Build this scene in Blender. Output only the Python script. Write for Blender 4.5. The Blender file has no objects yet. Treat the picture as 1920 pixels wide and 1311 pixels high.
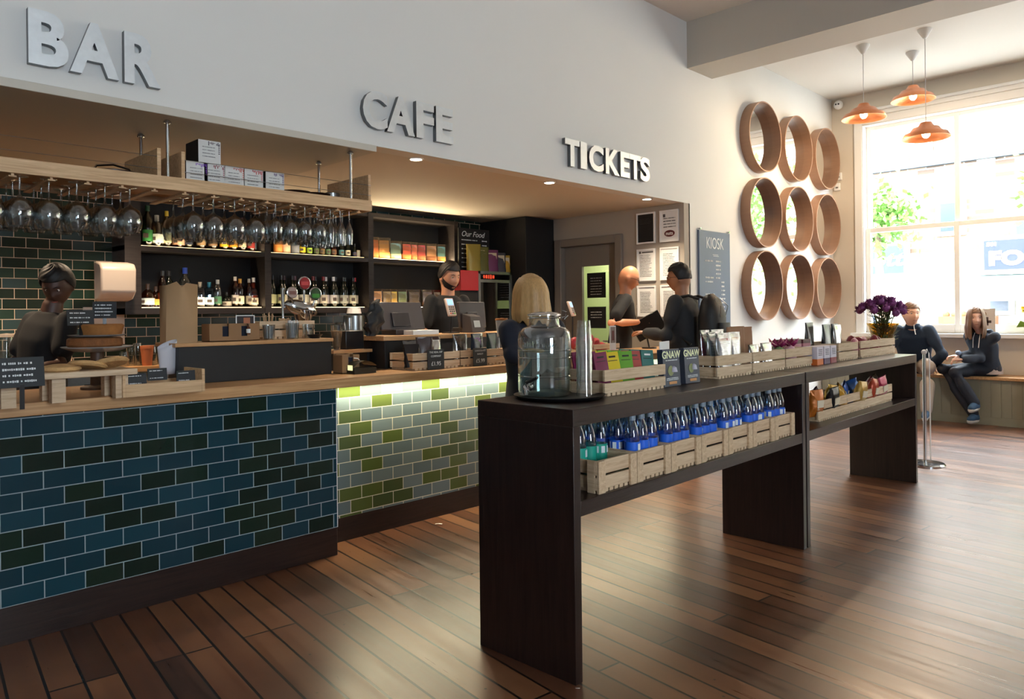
import bpy, bmesh, math, random
from mathutils import Vector, Matrix
random.seed(7)
PI = math.pi
SC = bpy.context.scene
COL = SC.collection

# ------------------------------------------------------------------ camera
CAM_H = 1.33
FPX, YAW, ROLL, HORIZ = 1388.26, math.radians(44.721), math.radians(-0.634), 588.83
FW = Vector((math.cos(YAW), math.sin(YAW), 0))
_R = Vector((math.sin(YAW), -math.cos(YAW), 0)); _U = Vector((0, 0, 1))
RT = _R*math.cos(ROLL) + _U*math.sin(ROLL)
UP = -_R*math.sin(ROLL) + _U*math.cos(ROLL)
cd = bpy.data.cameras.new('camera'); cam = bpy.data.objects.new('camera', cd); COL.objects.link(cam)
cd.sensor_width = 36; cd.lens = 36*FPX/1920; cd.shift_y = -(655.5-HORIZ)/1920
cd.clip_start = .05; cd.clip_end = 300
m3 = Matrix((RT, UP, -FW)).transposed(); cam.matrix_world = Matrix.Translation((0, 0, CAM_H)) @ m3.to_4x4()
SC.camera = cam

def ray(x, y): return FW + RT*((x-960)/FPX) - UP*((y-HORIZ)/FPX)
O = Vector((0, 0, CAM_H))
def on_y(x, y, Y): d = ray(x, y); return O + d*(Y/d.y)       # point of the wall plane Y
def on_x(x, y, X): d = ray(x, y); return O + d*(X/d.x)
def on_z(x, y, Z): d = ray(x, y); return O + d*((Z-CAM_H)/d.z)

# ------------------------------------------------------------------ world, exposure
SC.view_settings.view_transform = 'Standard'; SC.view_settings.look = 'None'
SC.view_settings.gamma = 1; SC.view_settings.exposure = 0.4
SC.view_settings.use_curve_mapping = False
w = bpy.data.worlds.new('overcast_sky'); SC.world = w; w.use_nodes = True
nt = w.node_tree; nt.nodes.clear()
out = nt.nodes.new('ShaderNodeOutputWorld'); bg = nt.nodes.new('ShaderNodeBackground')
tc = nt.nodes.new('ShaderNodeTexCoord'); sp = nt.nodes.new('ShaderNodeSeparateXYZ'); cr = nt.nodes.new('ShaderNodeValToRGB')
cr.color_ramp.elements[0].position = .0; cr.color_ramp.elements[0].color = (.75, .86, 1, 1)
cr.color_ramp.elements[1].position = .5; cr.color_ramp.elements[1].color = (.9, .95, 1, 1)
nt.links.new(tc.outputs['Generated'], sp.inputs[0]); nt.links.new(sp.outputs['Z'], cr.inputs[0])
nt.links.new(cr.outputs[0], bg.inputs['Color']); nt.links.new(bg.outputs[0], out.inputs[0])
SKY = 28.0
bg.inputs['Strength'].default_value = SKY
cy = SC.cycles
cy.max_bounces = 7; cy.diffuse_bounces = 4; cy.glossy_bounces = 4; cy.transmission_bounces = 6
cy.transparent_max_bounces = 40; cy.sample_clamp_indirect = 6; cy.caustics_reflective = False; cy.caustics_refractive = False

WINS = [(1.44, 3.60), (-1.30, .86), (-4.04, -1.88)]     # window openings of the window wall (Y ranges)
WZ0, WZ1 = 1.03, 3.78
def area(name, loc, rot, sx, sy, power, color=(1, 1, 1), portal=False, spread=None):
    l = bpy.data.lights.new(name, 'AREA'); l.shape = 'RECTANGLE'; l.size = sx; l.size_y = sy; l.energy = power; l.color = color
    if portal: l.cycles.is_portal = True
    if spread: l.spread = spread
    o = bpy.data.objects.new(name, l); COL.objects.link(o); o.location = loc; o.rotation_euler = rot
    return o
for a, b in WINS:
    area('window_portal', (10.62, (a+b)/2, (WZ0+WZ1)/2), (0, PI/2, 0), WZ1-WZ0, b-a, 1, portal=True)
REARW = [(-1.2, 0.6)]
for a, b in REARW: area('window_portal', ((a+b)/2, -6.14, 2.3), (PI/2, 0, 0), b-a, 2.2, 1, portal=True)
sun = bpy.data.lights.new('sun', 'SUN'); sun.energy = 1.0; sun.angle = math.radians(25); sun.color = (1, .96, .9)
so = bpy.data.objects.new('sun', sun); COL.objects.link(so)
so.rotation_euler = Vector((.75, .30, -1)).to_track_quat('-Z', 'Y').to_euler()   # from behind the room on to the street front

# ------------------------------------------------------------------ materials
def lin(h):
    if isinstance(h, str):
        h = h.lstrip('#'); h = h if len(h) == 6 else ''.join(q+q for q in h); c = [int(h[i:i+2], 16)/255 for i in (0, 2, 4)]
    else: c = [v/255 for v in h]
    return tuple((v/12.92 if v <= .04045 else ((v+.055)/1.055)**2.4) for v in c) + (1,)
MATS = {}
def newmat(name):
    m = bpy.data.materials.new(name); m.use_nodes = True; m.node_tree.nodes.clear()
    o = m.node_tree.nodes.new('ShaderNodeOutputMaterial'); return m, m.node_tree, o
def nd(nt, t, **k):
    n = nt.nodes.new('ShaderNode'+t)
    for a, v in k.items():
        if a in n.inputs.keys(): n.inputs[a].default_value = v
        else: setattr(n, a, v)
    return n
def mat(name, col, rough=.6, metal=0., spec=.5, var=.0, vscale=8., bump=0., emit=None, es=1., coat=0., sheen=0., stretch=(1, 1, 1)):
    if name in MATS: return MATS[name]
    m, nt, o = newmat(name); p = nd(nt, 'BsdfPrincipled'); nt.links.new(p.outputs[0], o.inputs[0])
    c = lin(col); p.inputs['Base Color'].default_value = c; p.inputs['Roughness'].default_value = rough
    p.inputs['Metallic'].default_value = metal; p.inputs['Specular IOR Level'].default_value = spec
    p.inputs['Coat Weight'].default_value = coat
    if emit is not None:
        p.inputs['Emission Color'].default_value = lin(emit); p.inputs['Emission Strength'].default_value = es
    if var or bump:
        t = nd(nt, 'TexCoord'); mp = nd(nt, 'Mapping'); mp.inputs['Scale'].default_value = stretch
        nz = nd(nt, 'TexNoise', Scale=vscale, Detail=4.)
        nt.links.new(t.outputs['Object'], mp.inputs[0]); nt.links.new(mp.outputs[0], nz.inputs['Vector'])
        if var:
            mx = nd(nt, 'Mix', data_type='RGBA'); mx.inputs[6].default_value = tuple(v*(1-var) for v in c[:3])+(1,)
            mx.inputs[7].default_value = tuple(min(1, v*(1+var)) for v in c[:3])+(1,)
            nt.links.new(nz.outputs['Fac'], mx.inputs[0]); nt.links.new(mx.outputs[2], p.inputs['Base Color'])
        if bump:
            b = nd(nt, 'Bump', Strength=bump, Distance=.01); nt.links.new(nz.outputs['Fac'], b.inputs['Height']); nt.links.new(b.outputs[0], p.inputs['Normal'])
    MATS[name] = m; return m
def wood(name, c1, c2, rough=.5, scale=(1.5, 22, 22), coat=0., bump=.15, spec=.4):
    if name in MATS: return MATS[name]
    m, nt, o = newmat(name); p = nd(nt, 'BsdfPrincipled', Roughness=rough); nt.links.new(p.outputs[0], o.inputs[0])
    p.inputs['Coat Weight'].default_value = coat; p.inputs['Specular IOR Level'].default_value = spec
    t = nd(nt, 'TexCoord'); mp = nd(nt, 'Mapping'); mp.inputs['Scale'].default_value = scale
    nz = nd(nt, 'TexNoise', Scale=2.2, Detail=6., Roughness=.65, Distortion=.6)
    r = nd(nt, 'ValToRGB'); e = r.color_ramp.elements; e[0].position = .32; e[1].position = .68; e[0].color = lin(c1); e[1].color = lin(c2)
    L = nt.links.new; L(t.outputs['Object'], mp.inputs[0]); L(mp.outputs[0], nz.inputs['Vector']); L(nz.outputs['Fac'], r.inputs[0])
    L(r.outputs[0], p.inputs['Base Color']); b = nd(nt, 'Bump', Strength=bump, Distance=.004); L(nz.outputs['Fac'], b.inputs['Height']); L(b.outputs[0], p.inputs['Normal'])
    MATS[name] = m; return m
def glass(name, tint, gloss=.12, rough=.03, density=1.):
    """thin glass: see-through film with a grazing-angle reflection"""
    if name in MATS: return MATS[name]
    m, nt, o = newmat(name); L = nt.links.new
    tr = nd(nt, 'BsdfTransparent'); tr.inputs[0].default_value = lin(tint)
    g = nd(nt, 'BsdfGlossy', Roughness=rough); lw = nd(nt, 'LayerWeight', Blend=.35); mr = nd(nt, 'MapRange')
    mr.inputs['To Min'].default_value = gloss*.5; mr.inputs['To Max'].default_value = min(1, gloss*3.6)
    L(lw.outputs['Facing'], mr.inputs[0]); mx = nd(nt, 'MixShader'); L(mr.outputs[0], mx.inputs[0]); L(tr.outputs[0], mx.inputs[1]); L(g.outputs[0], mx.inputs[2]); L(mx.outputs[0], o.inputs[0])
    MATS[name] = m; return m
def tiles(name, cols, thr, mortar, ox, oz, rough=.12, axis='x', tw=.1546, th=.0765):
    """running-bond glazed wall tiles, drawn in the wall's own metres"""
    m, nt, o = newmat(name); L = nt.links.new; p = nd(nt, 'BsdfPrincipled', Roughness=rough); L(p.outputs[0], o.inputs[0])
    t = nd(nt, 'NewGeometry'); s = nd(nt, 'SeparateXYZ'); L(t.outputs['Position'], s.inputs[0])
    ax = nd(nt, 'Math', operation='SUBTRACT'); L(s.outputs['X' if axis == 'x' else 'Y'], ax.inputs[0]); ax.inputs[1].default_value = ox
    az = nd(nt, 'Math', operation='SUBTRACT'); L(s.outputs['Z'], az.inputs[0]); az.inputs[1].default_value = oz
    c = nd(nt, 'CombineXYZ'); L(ax.outputs[0], c.inputs[0]); L(az.outputs[0], c.inputs[1])
    b = nd(nt, 'TexBrick', offset=.5, offset_frequency=2, squash=1, squash_frequency=2)
    b.inputs['Scale'].default_value = 1; b.inputs['Brick Width'].default_value = tw; b.inputs['Row Height'].default_value = th
    b.inputs['Mortar Size'].default_value = .0022; b.inputs['Mortar Smooth'].default_value = .1; b.inputs['Bias'].default_value = 0
    b.inputs['Color1'].default_value = (0, 0, 0, 1); b.inputs['Color2'].default_value = (1, 1, 1, 1); b.inputs['Mortar'].default_value = (0, 0, 0, 1)
    L(c.outputs[0], b.inputs['Vector'])
    r = nd(nt, 'ValToRGB'); r.color_ramp.interpolation = 'CONSTANT'; e = r.color_ramp.elements
    while len(e) < len(cols): e.new(.5)
    for i, cc in enumerate(cols): e[i].position = thr[i]; e[i].color = lin(cc)
    L(b.outputs['Color'], r.inputs[0])
    nz = nd(nt, 'TexNoise', Scale=14., Detail=2.); L(c.outputs[0], nz.inputs['Vector'])
    v = nd(nt, 'Mix', data_type='RGBA', blend_type='MULTIPLY'); v.inputs[0].default_value = .35; L(r.outputs[0], v.inputs[6]); L(nz.outputs['Color'], v.inputs[7])
    mx = nd(nt, 'Mix', data_type='RGBA'); L(b.outputs['Fac'], mx.inputs[0]); L(r.outputs[0], mx.inputs[6]); mx.inputs[7].default_value = lin(mortar)
    L(mx.outputs[2], p.inputs['Base Color'])
    rr = nd(nt, 'MapRange'); L(b.outputs['Fac'], rr.inputs[0]); rr.inputs['To Min'].default_value = rough; rr.inputs['To Max'].default_value = .8; L(rr.outputs[0], p.inputs['Roughness'])
    inv = nd(nt, 'Math', operation='SUBTRACT'); inv.inputs[0].default_value = 1; L(b.outputs['Fac'], inv.inputs[1])
    n2 = nd(nt, 'TexNoise', Scale=22., Detail=1.); L(c.outputs[0], n2.inputs['Vector'])
    ad = nd(nt, 'Math', operation='MULTIPLY_ADD'); L(n2.outputs['Fac'], ad.inputs[0]); ad.inputs[1].default_value = .35; L(inv.outputs[0], ad.inputs[2])
    bp = nd(nt, 'Bump', Strength=.35, Distance=.003); L(ad.outputs[0], bp.inputs['Height']); L(bp.outputs[0], p.inputs['Normal'])
    return m
def planks():
    m, nt, o = newmat('old floorboards'); L = nt.links.new; p = nd(nt, 'BsdfPrincipled'); L(p.outputs[0], o.inputs[0])
    g = nd(nt, 'NewGeometry'); mp = nd(nt, 'Mapping'); mp.inputs['Rotation'].default_value = (0, 0, math.radians(-83.4)); L(g.outputs['Position'], mp.inputs[0])
    b = nd(nt, 'TexBrick', offset=.37, offset_frequency=3); b.inputs['Scale'].default_value = 1
    for k, v in (('Brick Width', 3.1), ('Row Height', .115), ('Mortar Size', .0052), ('Mortar Smooth', .05), ('Bias', 0.)): b.inputs[k].default_value = v
    b.inputs['Color1'].default_value = (0, 0, 0, 1); b.inputs['Color2'].default_value = (1, 1, 1, 1); b.inputs['Mortar'].default_value = (0, 0, 0, 1)
    L(mp.outputs[0], b.inputs['Vector'])
    m2 = nd(nt, 'Mapping'); m2.inputs['Scale'].default_value = (.6, 14, 1); L(mp.outputs[0], m2.inputs[0])
    ad = nd(nt, 'VectorMath', operation='ADD'); L(m2.outputs[0], ad.inputs[0]); sc = nd(nt, 'VectorMath', operation='SCALE'); sc.inputs['Scale'].default_value = 9.; L(b.outputs['Color'], sc.inputs[0]); L(sc.outputs[0], ad.inputs[1])
    n1 = nd(nt, 'TexNoise', Scale=2.4, Detail=6., Roughness=.6, Distortion=.25); L(ad.outputs[0], n1.inputs['Vector'])
    n2 = nd(nt, 'TexNoise', Scale=1.3, Detail=5., Roughness=.6); L(mp.outputs[0], n2.inputs['Vector'])
    r = nd(nt, 'ValToRGB'); e = r.color_ramp.elements; e[0].position = .2; e[0].color = lin('#3d2417'); e[1].position = .85; e[1].color = lin('#8c6040'); x = e.new(.5); x.color = lin('#633c26')
    s1 = nd(nt, 'Math', operation='MULTIPLY_ADD'); L(b.outputs['Color'], s1.inputs[0]); s1.inputs[1].default_value = .42
    nr = nd(nt, 'MapRange'); L(n1.outputs['Fac'], nr.inputs[0]); nr.inputs['To Min'].default_value = .30; nr.inputs['To Max'].default_value = .58; L(nr.outputs[0], s1.inputs[2])
    s2 = nd(nt, 'Math', operation='MULTIPLY_ADD'); L(n2.outputs['Fac'], s2.inputs[0]); s2.inputs[1].default_value = .75; L(s1.outputs[0], s2.inputs[2])
    s3 = nd(nt, 'Math', operation='SUBTRACT'); L(s2.outputs[0], s3.inputs[0]); s3.inputs[1].default_value = .54
    L(s3.outputs[0], r.inputs[0])
    sm = nd(nt, 'TexVoronoi', Scale=9.); L(mp.outputs[0], sm.inputs['Vector'])
    kr = nd(nt, 'ValToRGB'); kr.color_ramp.elements[0].position = .035; kr.color_ramp.elements[1].position = .06; L(sm.outputs['Distance'], kr.inputs[0])
    mk = nd(nt, 'Mix', data_type='RGBA', blend_type='MULTIPLY'); mk.inputs[0].default_value = .8; L(r.outputs[0], mk.inputs[6]); L(kr.outputs[0], mk.inputs[7])
    mx = nd(nt, 'Mix', data_type='RGBA'); L(b.outputs['Fac'], mx.inputs[0]); L(mk.outputs[2], mx.inputs[6]); mx.inputs[7].default_value = lin('#120906')
    L(mx.outputs[2], p.inputs['Base Color'])
    rr = nd(nt, 'MapRange'); L(n1.outputs['Fac'], rr.inputs[0]); rr.inputs['From Min'].default_value = .3; rr.inputs['From Max'].default_value = .7; rr.inputs['To Min'].default_value = .27; rr.inputs['To Max'].default_value = .40; L(rr.outputs[0], p.inputs['Roughness'])
    p.inputs['Specular IOR Level'].default_value = 1.0
    h = nd(nt, 'Math', operation='MULTIPLY_ADD'); L(b.outputs['Fac'], h.inputs[0]); h.inputs[1].default_value = -1.3
    hn = nd(nt, 'Math', operation='MULTIPLY'); hn.inputs[1].default_value = .12; L(n1.outputs['Fac'], hn.inputs[0]); L(hn.outputs[0], h.inputs[2])
    h2 = nd(nt, 'Math', operation='MULTIPLY_ADD'); L(b.outputs['Color'], h2.inputs[0]); h2.inputs[1].default_value = .3; L(h.outputs[0], h2.inputs[2])
    bp = nd(nt, 'Bump', Strength=.5, Distance=.004); L(h2.outputs[0], bp.inputs['Height']); L(bp.outputs[0], p.inputs['Normal'])
    return m
def facebrick():
    m, nt, o = newmat('pale street brick'); L = nt.links.new; p = nd(nt, 'BsdfPrincipled', Roughness=.9); L(p.outputs[0], o.inputs[0])
    g = nd(nt, 'NewGeometry'); s = nd(nt, 'SeparateXYZ'); L(g.outputs['Position'], s.inputs[0]); c = nd(nt, 'CombineXYZ'); L(s.outputs['Y'], c.inputs[0]); L(s.outputs['Z'], c.inputs[1])
    b = nd(nt, 'TexBrick'); b.inputs['Scale'].default_value = 1
    for k, v in (('Brick Width', .45), ('Row Height', .15), ('Mortar Size', .016)): b.inputs[k].default_value = v
    b.inputs['Color1'].default_value = lin('#74604f'); b.inputs['Color2'].default_value = lin('#46382d'); b.inputs['Mortar'].default_value = lin('#958a7e')
    L(c.outputs[0], b.inputs['Vector']); L(b.outputs['Color'], p.inputs['Base Color']); return m

# ------------------------------------------------------------------ mesh building
class MB:
    def __init__(s): s.v = []; s.f = []; s.mi = []; s.sm = []
    def add(s, vs, fs, mi=0, smooth=False):
        n = len(s.v); s.v += [tuple(v) for v in vs]
        for f in fs: s.f.append(tuple(i+n for i in f)); s.mi.append(mi); s.sm.append(smooth)
        return s
    def box(s, x0, x1, y0, y1, z0, z1, mi=0, M=None):
        vs = [Vector((x, y, z)) for x in (x0, x1) for y in (y0, y1) for z in (z0, z1)]
        if M is not None: vs = [M @ v for v in vs]
        return s.add(vs, [(0, 1, 3, 2), (4, 6, 7, 5), (0, 4, 5, 1), (2, 3, 7, 6), (0, 2, 6, 4), (1, 5, 7, 3)], mi)
    def bx(s, c, d, mi=0, M=None):
        return s.box(c[0]-d[0]/2, c[0]+d[0]/2, c[1]-d[1]/2, c[1]+d[1]/2, c[2]-d[2]/2, c[2]+d[2]/2, mi, M)
    def lathe(s, prof, seg=20, c=(0, 0, 0), mi=0, M=None, sq=0, rx=1, ry=1, cap=True):
        vs = []; fs = []
        for r, z in prof:
            for k in range(seg):
                a = 2*PI*k/seg; ca, sa = math.cos(a), math.sin(a); q = 1
                if sq: q = (abs(ca)**sq+abs(sa)**sq)**(-1/sq)
                vs.append(Vector((c[0]+r*ca*q*rx, c[1]+r*sa*q*ry, c[2]+z)))
        for i in range(len(prof)-1):
            for k in range(seg):
                k2 = (k+1) % seg; fs.append((i*seg+k, i*seg+k2, (i+1)*seg+k2, (i+1)*seg+k))
        if cap:
            if prof[0][0] > 1e-5: fs.append(tuple(reversed(range(seg))))
            if prof[-1][0] > 1e-5: fs.append(tuple((len(prof)-1)*seg+k for k in range(seg)))
        if M is not None: vs = [M @ v for v in vs]
        return s.add(vs, fs, mi, True)
    def cyl(s, c, r, h, seg=20, mi=0, M=None, r2=None):
        return s.lathe([(r, 0), (r if r2 is None else r2, h)], seg, c, mi, M)
    def tube(s, pts, r, seg=8, mi=0, closed=False, ref=None):
        pts = [Vector(p) for p in pts]; n = len(pts); vs = []; fs = []
        rs = r if isinstance(r, (list, tuple)) else [r]*n
        for i, p in enumerate(pts):
            if closed: t = pts[(i+1) % n]-pts[i-1]
            else: t = pts[min(i+1, n-1)]-pts[max(i-1, 0)]
            t.normalize(); u = Vector(ref) if ref else (Vector((0, 0, 1)) if abs(t.z) < .9 else Vector((1, 0, 0)))
            a = t.cross(u).normalized(); b = t.cross(a)
            for k in range(seg):
                q = 2*PI*k/seg; vs.append(p+(a*math.cos(q)+b*math.sin(q))*rs[i])
        for i in range(n if closed else n-1):
            j = (i+1) % n
            for k in range(seg): k2 = (k+1) % seg; fs.append((i*seg+k, i*seg+k2, j*seg+k2, j*seg+k))
        if not closed: fs += [tuple(reversed(range(seg))), tuple((n-1)*seg+k for k in range(seg))]
        return s.add(vs, fs, mi, True)
    def ball(s, c, r, seg=14, rings=9, mi=0, M=None):
        r = (r, r, r) if isinstance(r, (int, float)) else r
        prof = [(math.sin(PI*i/rings), -math.cos(PI*i/rings)) for i in range(rings+1)]
        vs = []; fs = []
        for a, z in prof:
            for k in range(seg):
                q = 2*PI*k/seg; vs.append(Vector((c[0]+r[0]*a*math.cos(q), c[1]+r[1]*a*math.sin(q), c[2]+r[2]*z)))
        for i in range(rings):
            for k in range(seg): k2 = (k+1) % seg; fs.append((i*seg+k, i*seg+k2, (i+1)*seg+k2, (i+1)*seg+k))
        if M is not None: vs = [M @ v for v in vs]
        return s.add(vs, fs, mi, True)
    def prism(s, poly, d0, d1, M=None, mi=0):
        """closed outline poly (x,z) pulled along y from d0 to d1"""
        n = len(poly); vs = [Vector((x, d0, z)) for x, z in poly]+[Vector((x, d1, z)) for x, z in poly]
        if M is not None: vs = [M @ v for v in vs]
        fs = [tuple(range(n)), tuple(reversed(range(n, 2*n)))]+[(i, i+n, (i+1) % n+n, (i+1) % n) for i in range(n)]
        return s.add(vs, fs, mi)
    def grid(s, fn, nu, nv, mi=0, closed_u=False, smooth=True):
        vs = [Vector(fn(i/(nu if closed_u else nu-1), j/(nv-1))) for j in range(nv) for i in range(nu)]
        fs = []
        for j in range(nv-1):
            for i in range(nu if closed_u else nu-1):
                i2 = (i+1) % nu; fs.append((j*nu+i, j*nu+i2, (j+1)*nu+i2, (j+1)*nu+i))
        return s.add(vs, fs, mi, smooth)
    def build(s, name, mats, parent=None, M=None, bevel=0, solid=0, fix=False, sharp=True):
        me = bpy.data.meshes.new(name)
        vs = s.v if M is None else [tuple(M @ Vector(v)) for v in s.v]
        me.from_pydata(vs, [], s.f)
        mats = mats if isinstance(mats, (list, tuple)) else [mats]
        for m in mats: me.materials.append(m)
        me.polygons.foreach_set('material_index', [min(i, len(mats)-1) for i in s.mi]); me.polygons.foreach_set('use_smooth', s.sm)
        bm = bmesh.new(); bm.from_mesh(me)
        if fix: bmesh.ops.remove_doubles(bm, verts=bm.verts, dist=1e-5)
        bmesh.ops.recalc_face_normals(bm, faces=bm.faces); bm.to_mesh(me); bm.free()
        if sharp: me.set_sharp_from_angle(angle=math.radians(40))
        me.update(); o = bpy.data.objects.new(name, me); COL.objects.link(o)
        if parent: o.parent = parent
        if bevel:
            b = o.modifiers.new('bevel', 'BEVEL'); b.width = bevel; b.segments = 2; b.limit_method = 'ANGLE'
        if solid:
            b = o.modifiers.new('thickness', 'SOLIDIFY'); b.thickness = solid; b.offset = 0
        return o
def frame(o, right, up):
    """matrix whose x runs right, z up, y into the surface, at o"""
    x = Vector(right).normalized(); z = Vector(up).normalized(); y = z.cross(x)
    return Matrix.Translation(Vector(o)) @ Matrix((x, y, z)).transposed().to_4x4()
def empty(name, loc=(0, 0, 0), rz=0):
    o = bpy.data.objects.new(name, None); o.empty_display_size = .1; COL.objects.link(o); o.location = loc; o.rotation_euler = (0, 0, rz); return o
def tag(o, label, cat, group=None, kind=None):
    o['label'] = label; o['category'] = cat
    if group: o['group'] = group
    if kind: o['kind'] = kind
    return o
def thing(name, label, cat, loc=(0, 0, 0), rz=0, group=None): return tag(empty(name, loc, rz), label, cat, group)
def struct(name, mb, m, **k): o = mb.build(name, m, **k); o['kind'] = 'structure'; return o
def kids(o): return [c for c in COL.objects if c.parent == o]
_kid = {}
def dup(root, loc, rz=None, label=None, group=None, scale=None, swap=None):
    if root.name not in _kid: _kid[root.name] = [(c, kids(c)) for c in kids(root)]
    r = root.copy(); COL.objects.link(r); r.location = loc
    if rz is not None: r.rotation_euler = (0, 0, rz)
    if label: r['label'] = label
    if group: r['group'] = group
    if scale: r.scale = scale if not isinstance(scale, (int, float)) else (scale,)*3
    for c, gs in _kid[root.name]:
        d = c.copy(); COL.objects.link(d); d.parent = r
        if swap and c.name.split('.')[0] in swap:
            d.data = d.data.copy(); mm = swap[c.name.split('.')[0]]
            for i, x in enumerate(mm if isinstance(mm, (list, tuple)) else [mm]): d.data.materials[i] = x
        for g in gs: e = g.copy(); COL.objects.link(e); e.parent = d
    return r
def text(s, size, m, parent=None, M=None, name='lettering', extrude=.001, bold=0., align='CENTER', sx=1., bevel=0., shear=0.):
    cu = bpy.data.curves.new('t', 'FONT'); cu.body = s; cu.size = size; cu.extrude = extrude; cu.offset = bold; cu.align_x = align; cu.align_y = 'CENTER'
    cu.bevel_depth = bevel; cu.resolution_u = 4; cu.shear = shear
    t = bpy.data.objects.new('t', cu); COL.objects.link(t); dg = bpy.context.evaluated_depsgraph_get(); dg.update()
    me = bpy.data.meshes.new_from_object(t.evaluated_get(dg)); me.name = name; bpy.data.objects.remove(t); bpy.data.curves.remove(cu)
    me.materials.clear(); me.materials.append(m)
    T = Matrix.Diagonal((sx, 1, 1, 1)); R = Matrix.Rotation(PI/2, 4, 'X')      # lay the lettering in the x-z plane
    me.transform((M if M is not None else Matrix()) @ R @ T); me.set_sharp_from_angle(angle=math.radians(35))
    o = bpy.data.objects.new(name, me); COL.objects.link(o)
    if parent: o.parent = parent
    return o
def marks(mb, M, x0, x1, z, h, mi, rnd=None, y=-.0015, word=(.25, .8)):
    """a line of small unreadable writing, letter height h"""
    rnd = rnd or random; x = x0
    while x < x1-h*.4:
        wd = h*rnd.uniform(.35, .7); zz = h*rnd.uniform(.6, 1)
        mb.box(x, min(x+wd, x1), y-.0006, y+.0006, z-zz*.45, z+zz*.45, mi, M); x += wd+h*(.22 if rnd.random() < .8 else .75)
def evaluated(o):
    dg = bpy.context.evaluated_depsgraph_get(); dg.update(); me = bpy.data.meshes.new_from_object(o.evaluated_get(dg)); o.modifiers.clear(); o.data = me; return o
# ------------------------------------------------------------------ palette
wallc = mat('pale grey wall paint', '#e0dfdb', .75, var=.02, vscale=1.5)
bulk = wallc
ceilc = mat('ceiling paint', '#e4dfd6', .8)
taupe = mat('taupe recess paint', '#a39a8e', .75)
stone = mat('stone wall paint', '#d4cabb', .75, var=.02, vscale=2)
whitep = mat('white gloss paint', '#eeeeec', .35)
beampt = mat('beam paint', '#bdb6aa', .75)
pine = wood('pale crate pine', '#b79a7b', '#dcc5a6', .6, (2, 30, 30))
pinex = wood('pale crate pine end', '#b39677', '#d8c0a0', .6, (30, 2, 30))
oak = wood('oiled oak', '#a97c50', '#d0a677', .38, (1.2, 26, 26), coat=.15)
oakl = wood('light ash rack', '#b5916a', '#dcbb92', .5, (1.4, 30, 30))
dark = wood('dark stained oak', '#170e0c', '#2e1d18', .33, (1.5, 30, 30), spec=.45, bump=.25)
darkv = wood('dark stained oak upright', '#150c0b', '#2b1b17', .35, (26, 26, 1.4), spec=.45, bump=.25)
blackb = mat('black boarding', '#17181a', .45, var=.1)
shelfb = wood('charcoal shelving', '#1c1817', '#322b29', .5, (1.5, 25, 25))
chrome = mat('chrome', '#c9ccd0', .12, 1)
steel = mat('brushed steel', '#a7abac', .3, 1, var=.1, vscale=40)
blk = mat('black plastic', '#121214', .35)
blkm = mat('matt black', '#0e0e10', .7)
white = mat('white card', '#e9e9e6', .6)
chalk = mat('chalk', '#dfe3e4', .9)
slate = mat('chalkboard', '#1d2226', .6, var=.15, vscale=12)
slateb = mat('grey blue menu board', '#5b6a80', .55, var=.06, vscale=6)
kraft = mat('brown card', '#8d6a48', .75, var=.08, vscale=10)
kraftl = mat('light brown card', '#a58460', .75, var=.06, vscale=10)
cork = mat('bent wood frame', '#9a755c', .45, var=.15, vscale=5, stretch=(1, 1, 8))
mirror = mat('mirror', '#f4f4f4', .01, 1)
gclear = glass('clear glass', '#f2f5f5', .16)
gwin = glass('window pane', '#fafcfc', .04)
ggreen = glass('green bottle glass', '#3f7a3c', .12)
gdark = mat('dark bottle glass', '#0e140f', .08, 0, .6)
gamber = glass('amber spirit', '#c8782c', .12)
gred = glass('red spirit', '#a82a22', .12)
gyel = glass('yellow spirit', '#e0c040', .12)
gblue = glass('light blue spirit', '#58b6d4', .12)
copper = mat('beaten copper', '#d98c62', .28, 1, bump=.3, vscale=30)

# ------------------------------------------------------------------ the room
H1, HB, YB = 4.27, 3.80, 4.0
struct('floor', MB().box(-4, 10.55, -6, 6.6, -.08, 0), planks())
M = MB().box(-4, 6.6, 4.0, 4.14, 2.43, H1); struct('wall_bulkhead', M, bulk)
struct('wall_kiosk', MB().box(6.6, 10.3, 4.0, 4.14, 0, H1), wallc)
M = MB().box(6.51, 6.62, 4.0, 4.80, 0, 2.43).box(6.51, 6.62, 5.63, 6.5, 0, 2.43).box(6.51, 6.62, 4.80, 5.63, 2.10, 2.43)
struct('wall_recess_end', M, taupe)
backt = tiles('back wall tiles', ['#1f2c25', '#2a3e35', '#33474a'], [0, .4, .78], '#d2bda6', .072, .03, .13)
struct('wall_recess_back', MB().box(-4, 6.6, 6.5, 6.62, 0, 2.43), backt)
struct('ceiling_recess', MB().box(-4, 6.6, 4.14, 6.6, 2.4302, 2.5), mat('recess ceiling paint', '#d6cdc0', .7))
struct('trim_1', MB().box(-4, 2.797, 3.985, 6.3, 2.388, 2.43), mat('soffit panel paint', '#c4beb2', .6), bevel=.003)
struct('ceiling', MB().box(-4.1, 6.7, -6.1, 4.1, H1, H1+.1), ceilc)
struct('ceiling_bay', MB().box(7.05, 10.5, -6.1, 4.1, 4.2, 4.37), ceilc)
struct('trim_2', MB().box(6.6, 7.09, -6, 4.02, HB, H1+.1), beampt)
M = MB(); ys = [-6.1]+[v for a, b in sorted(WINS) for v in (a, b)]+[4.14]
for i in range(0, len(ys), 2): M.box(10.3, 10.6, ys[i], ys[i+1], 0, 4.3)
for a, b in WINS: M.box(10.3, 10.6, a, b, 0, WZ0).box(10.3, 10.6, a, b, WZ1, 4.3)
struct('wall_window', M, stone)
struct('wall_left', MB().box(-4.12, -4, -6.1, 6.6, 0, 4.3), wallc)
M = MB(); xs = [-4.1]+[v for q in REARW for v in q]+[10.6]
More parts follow.
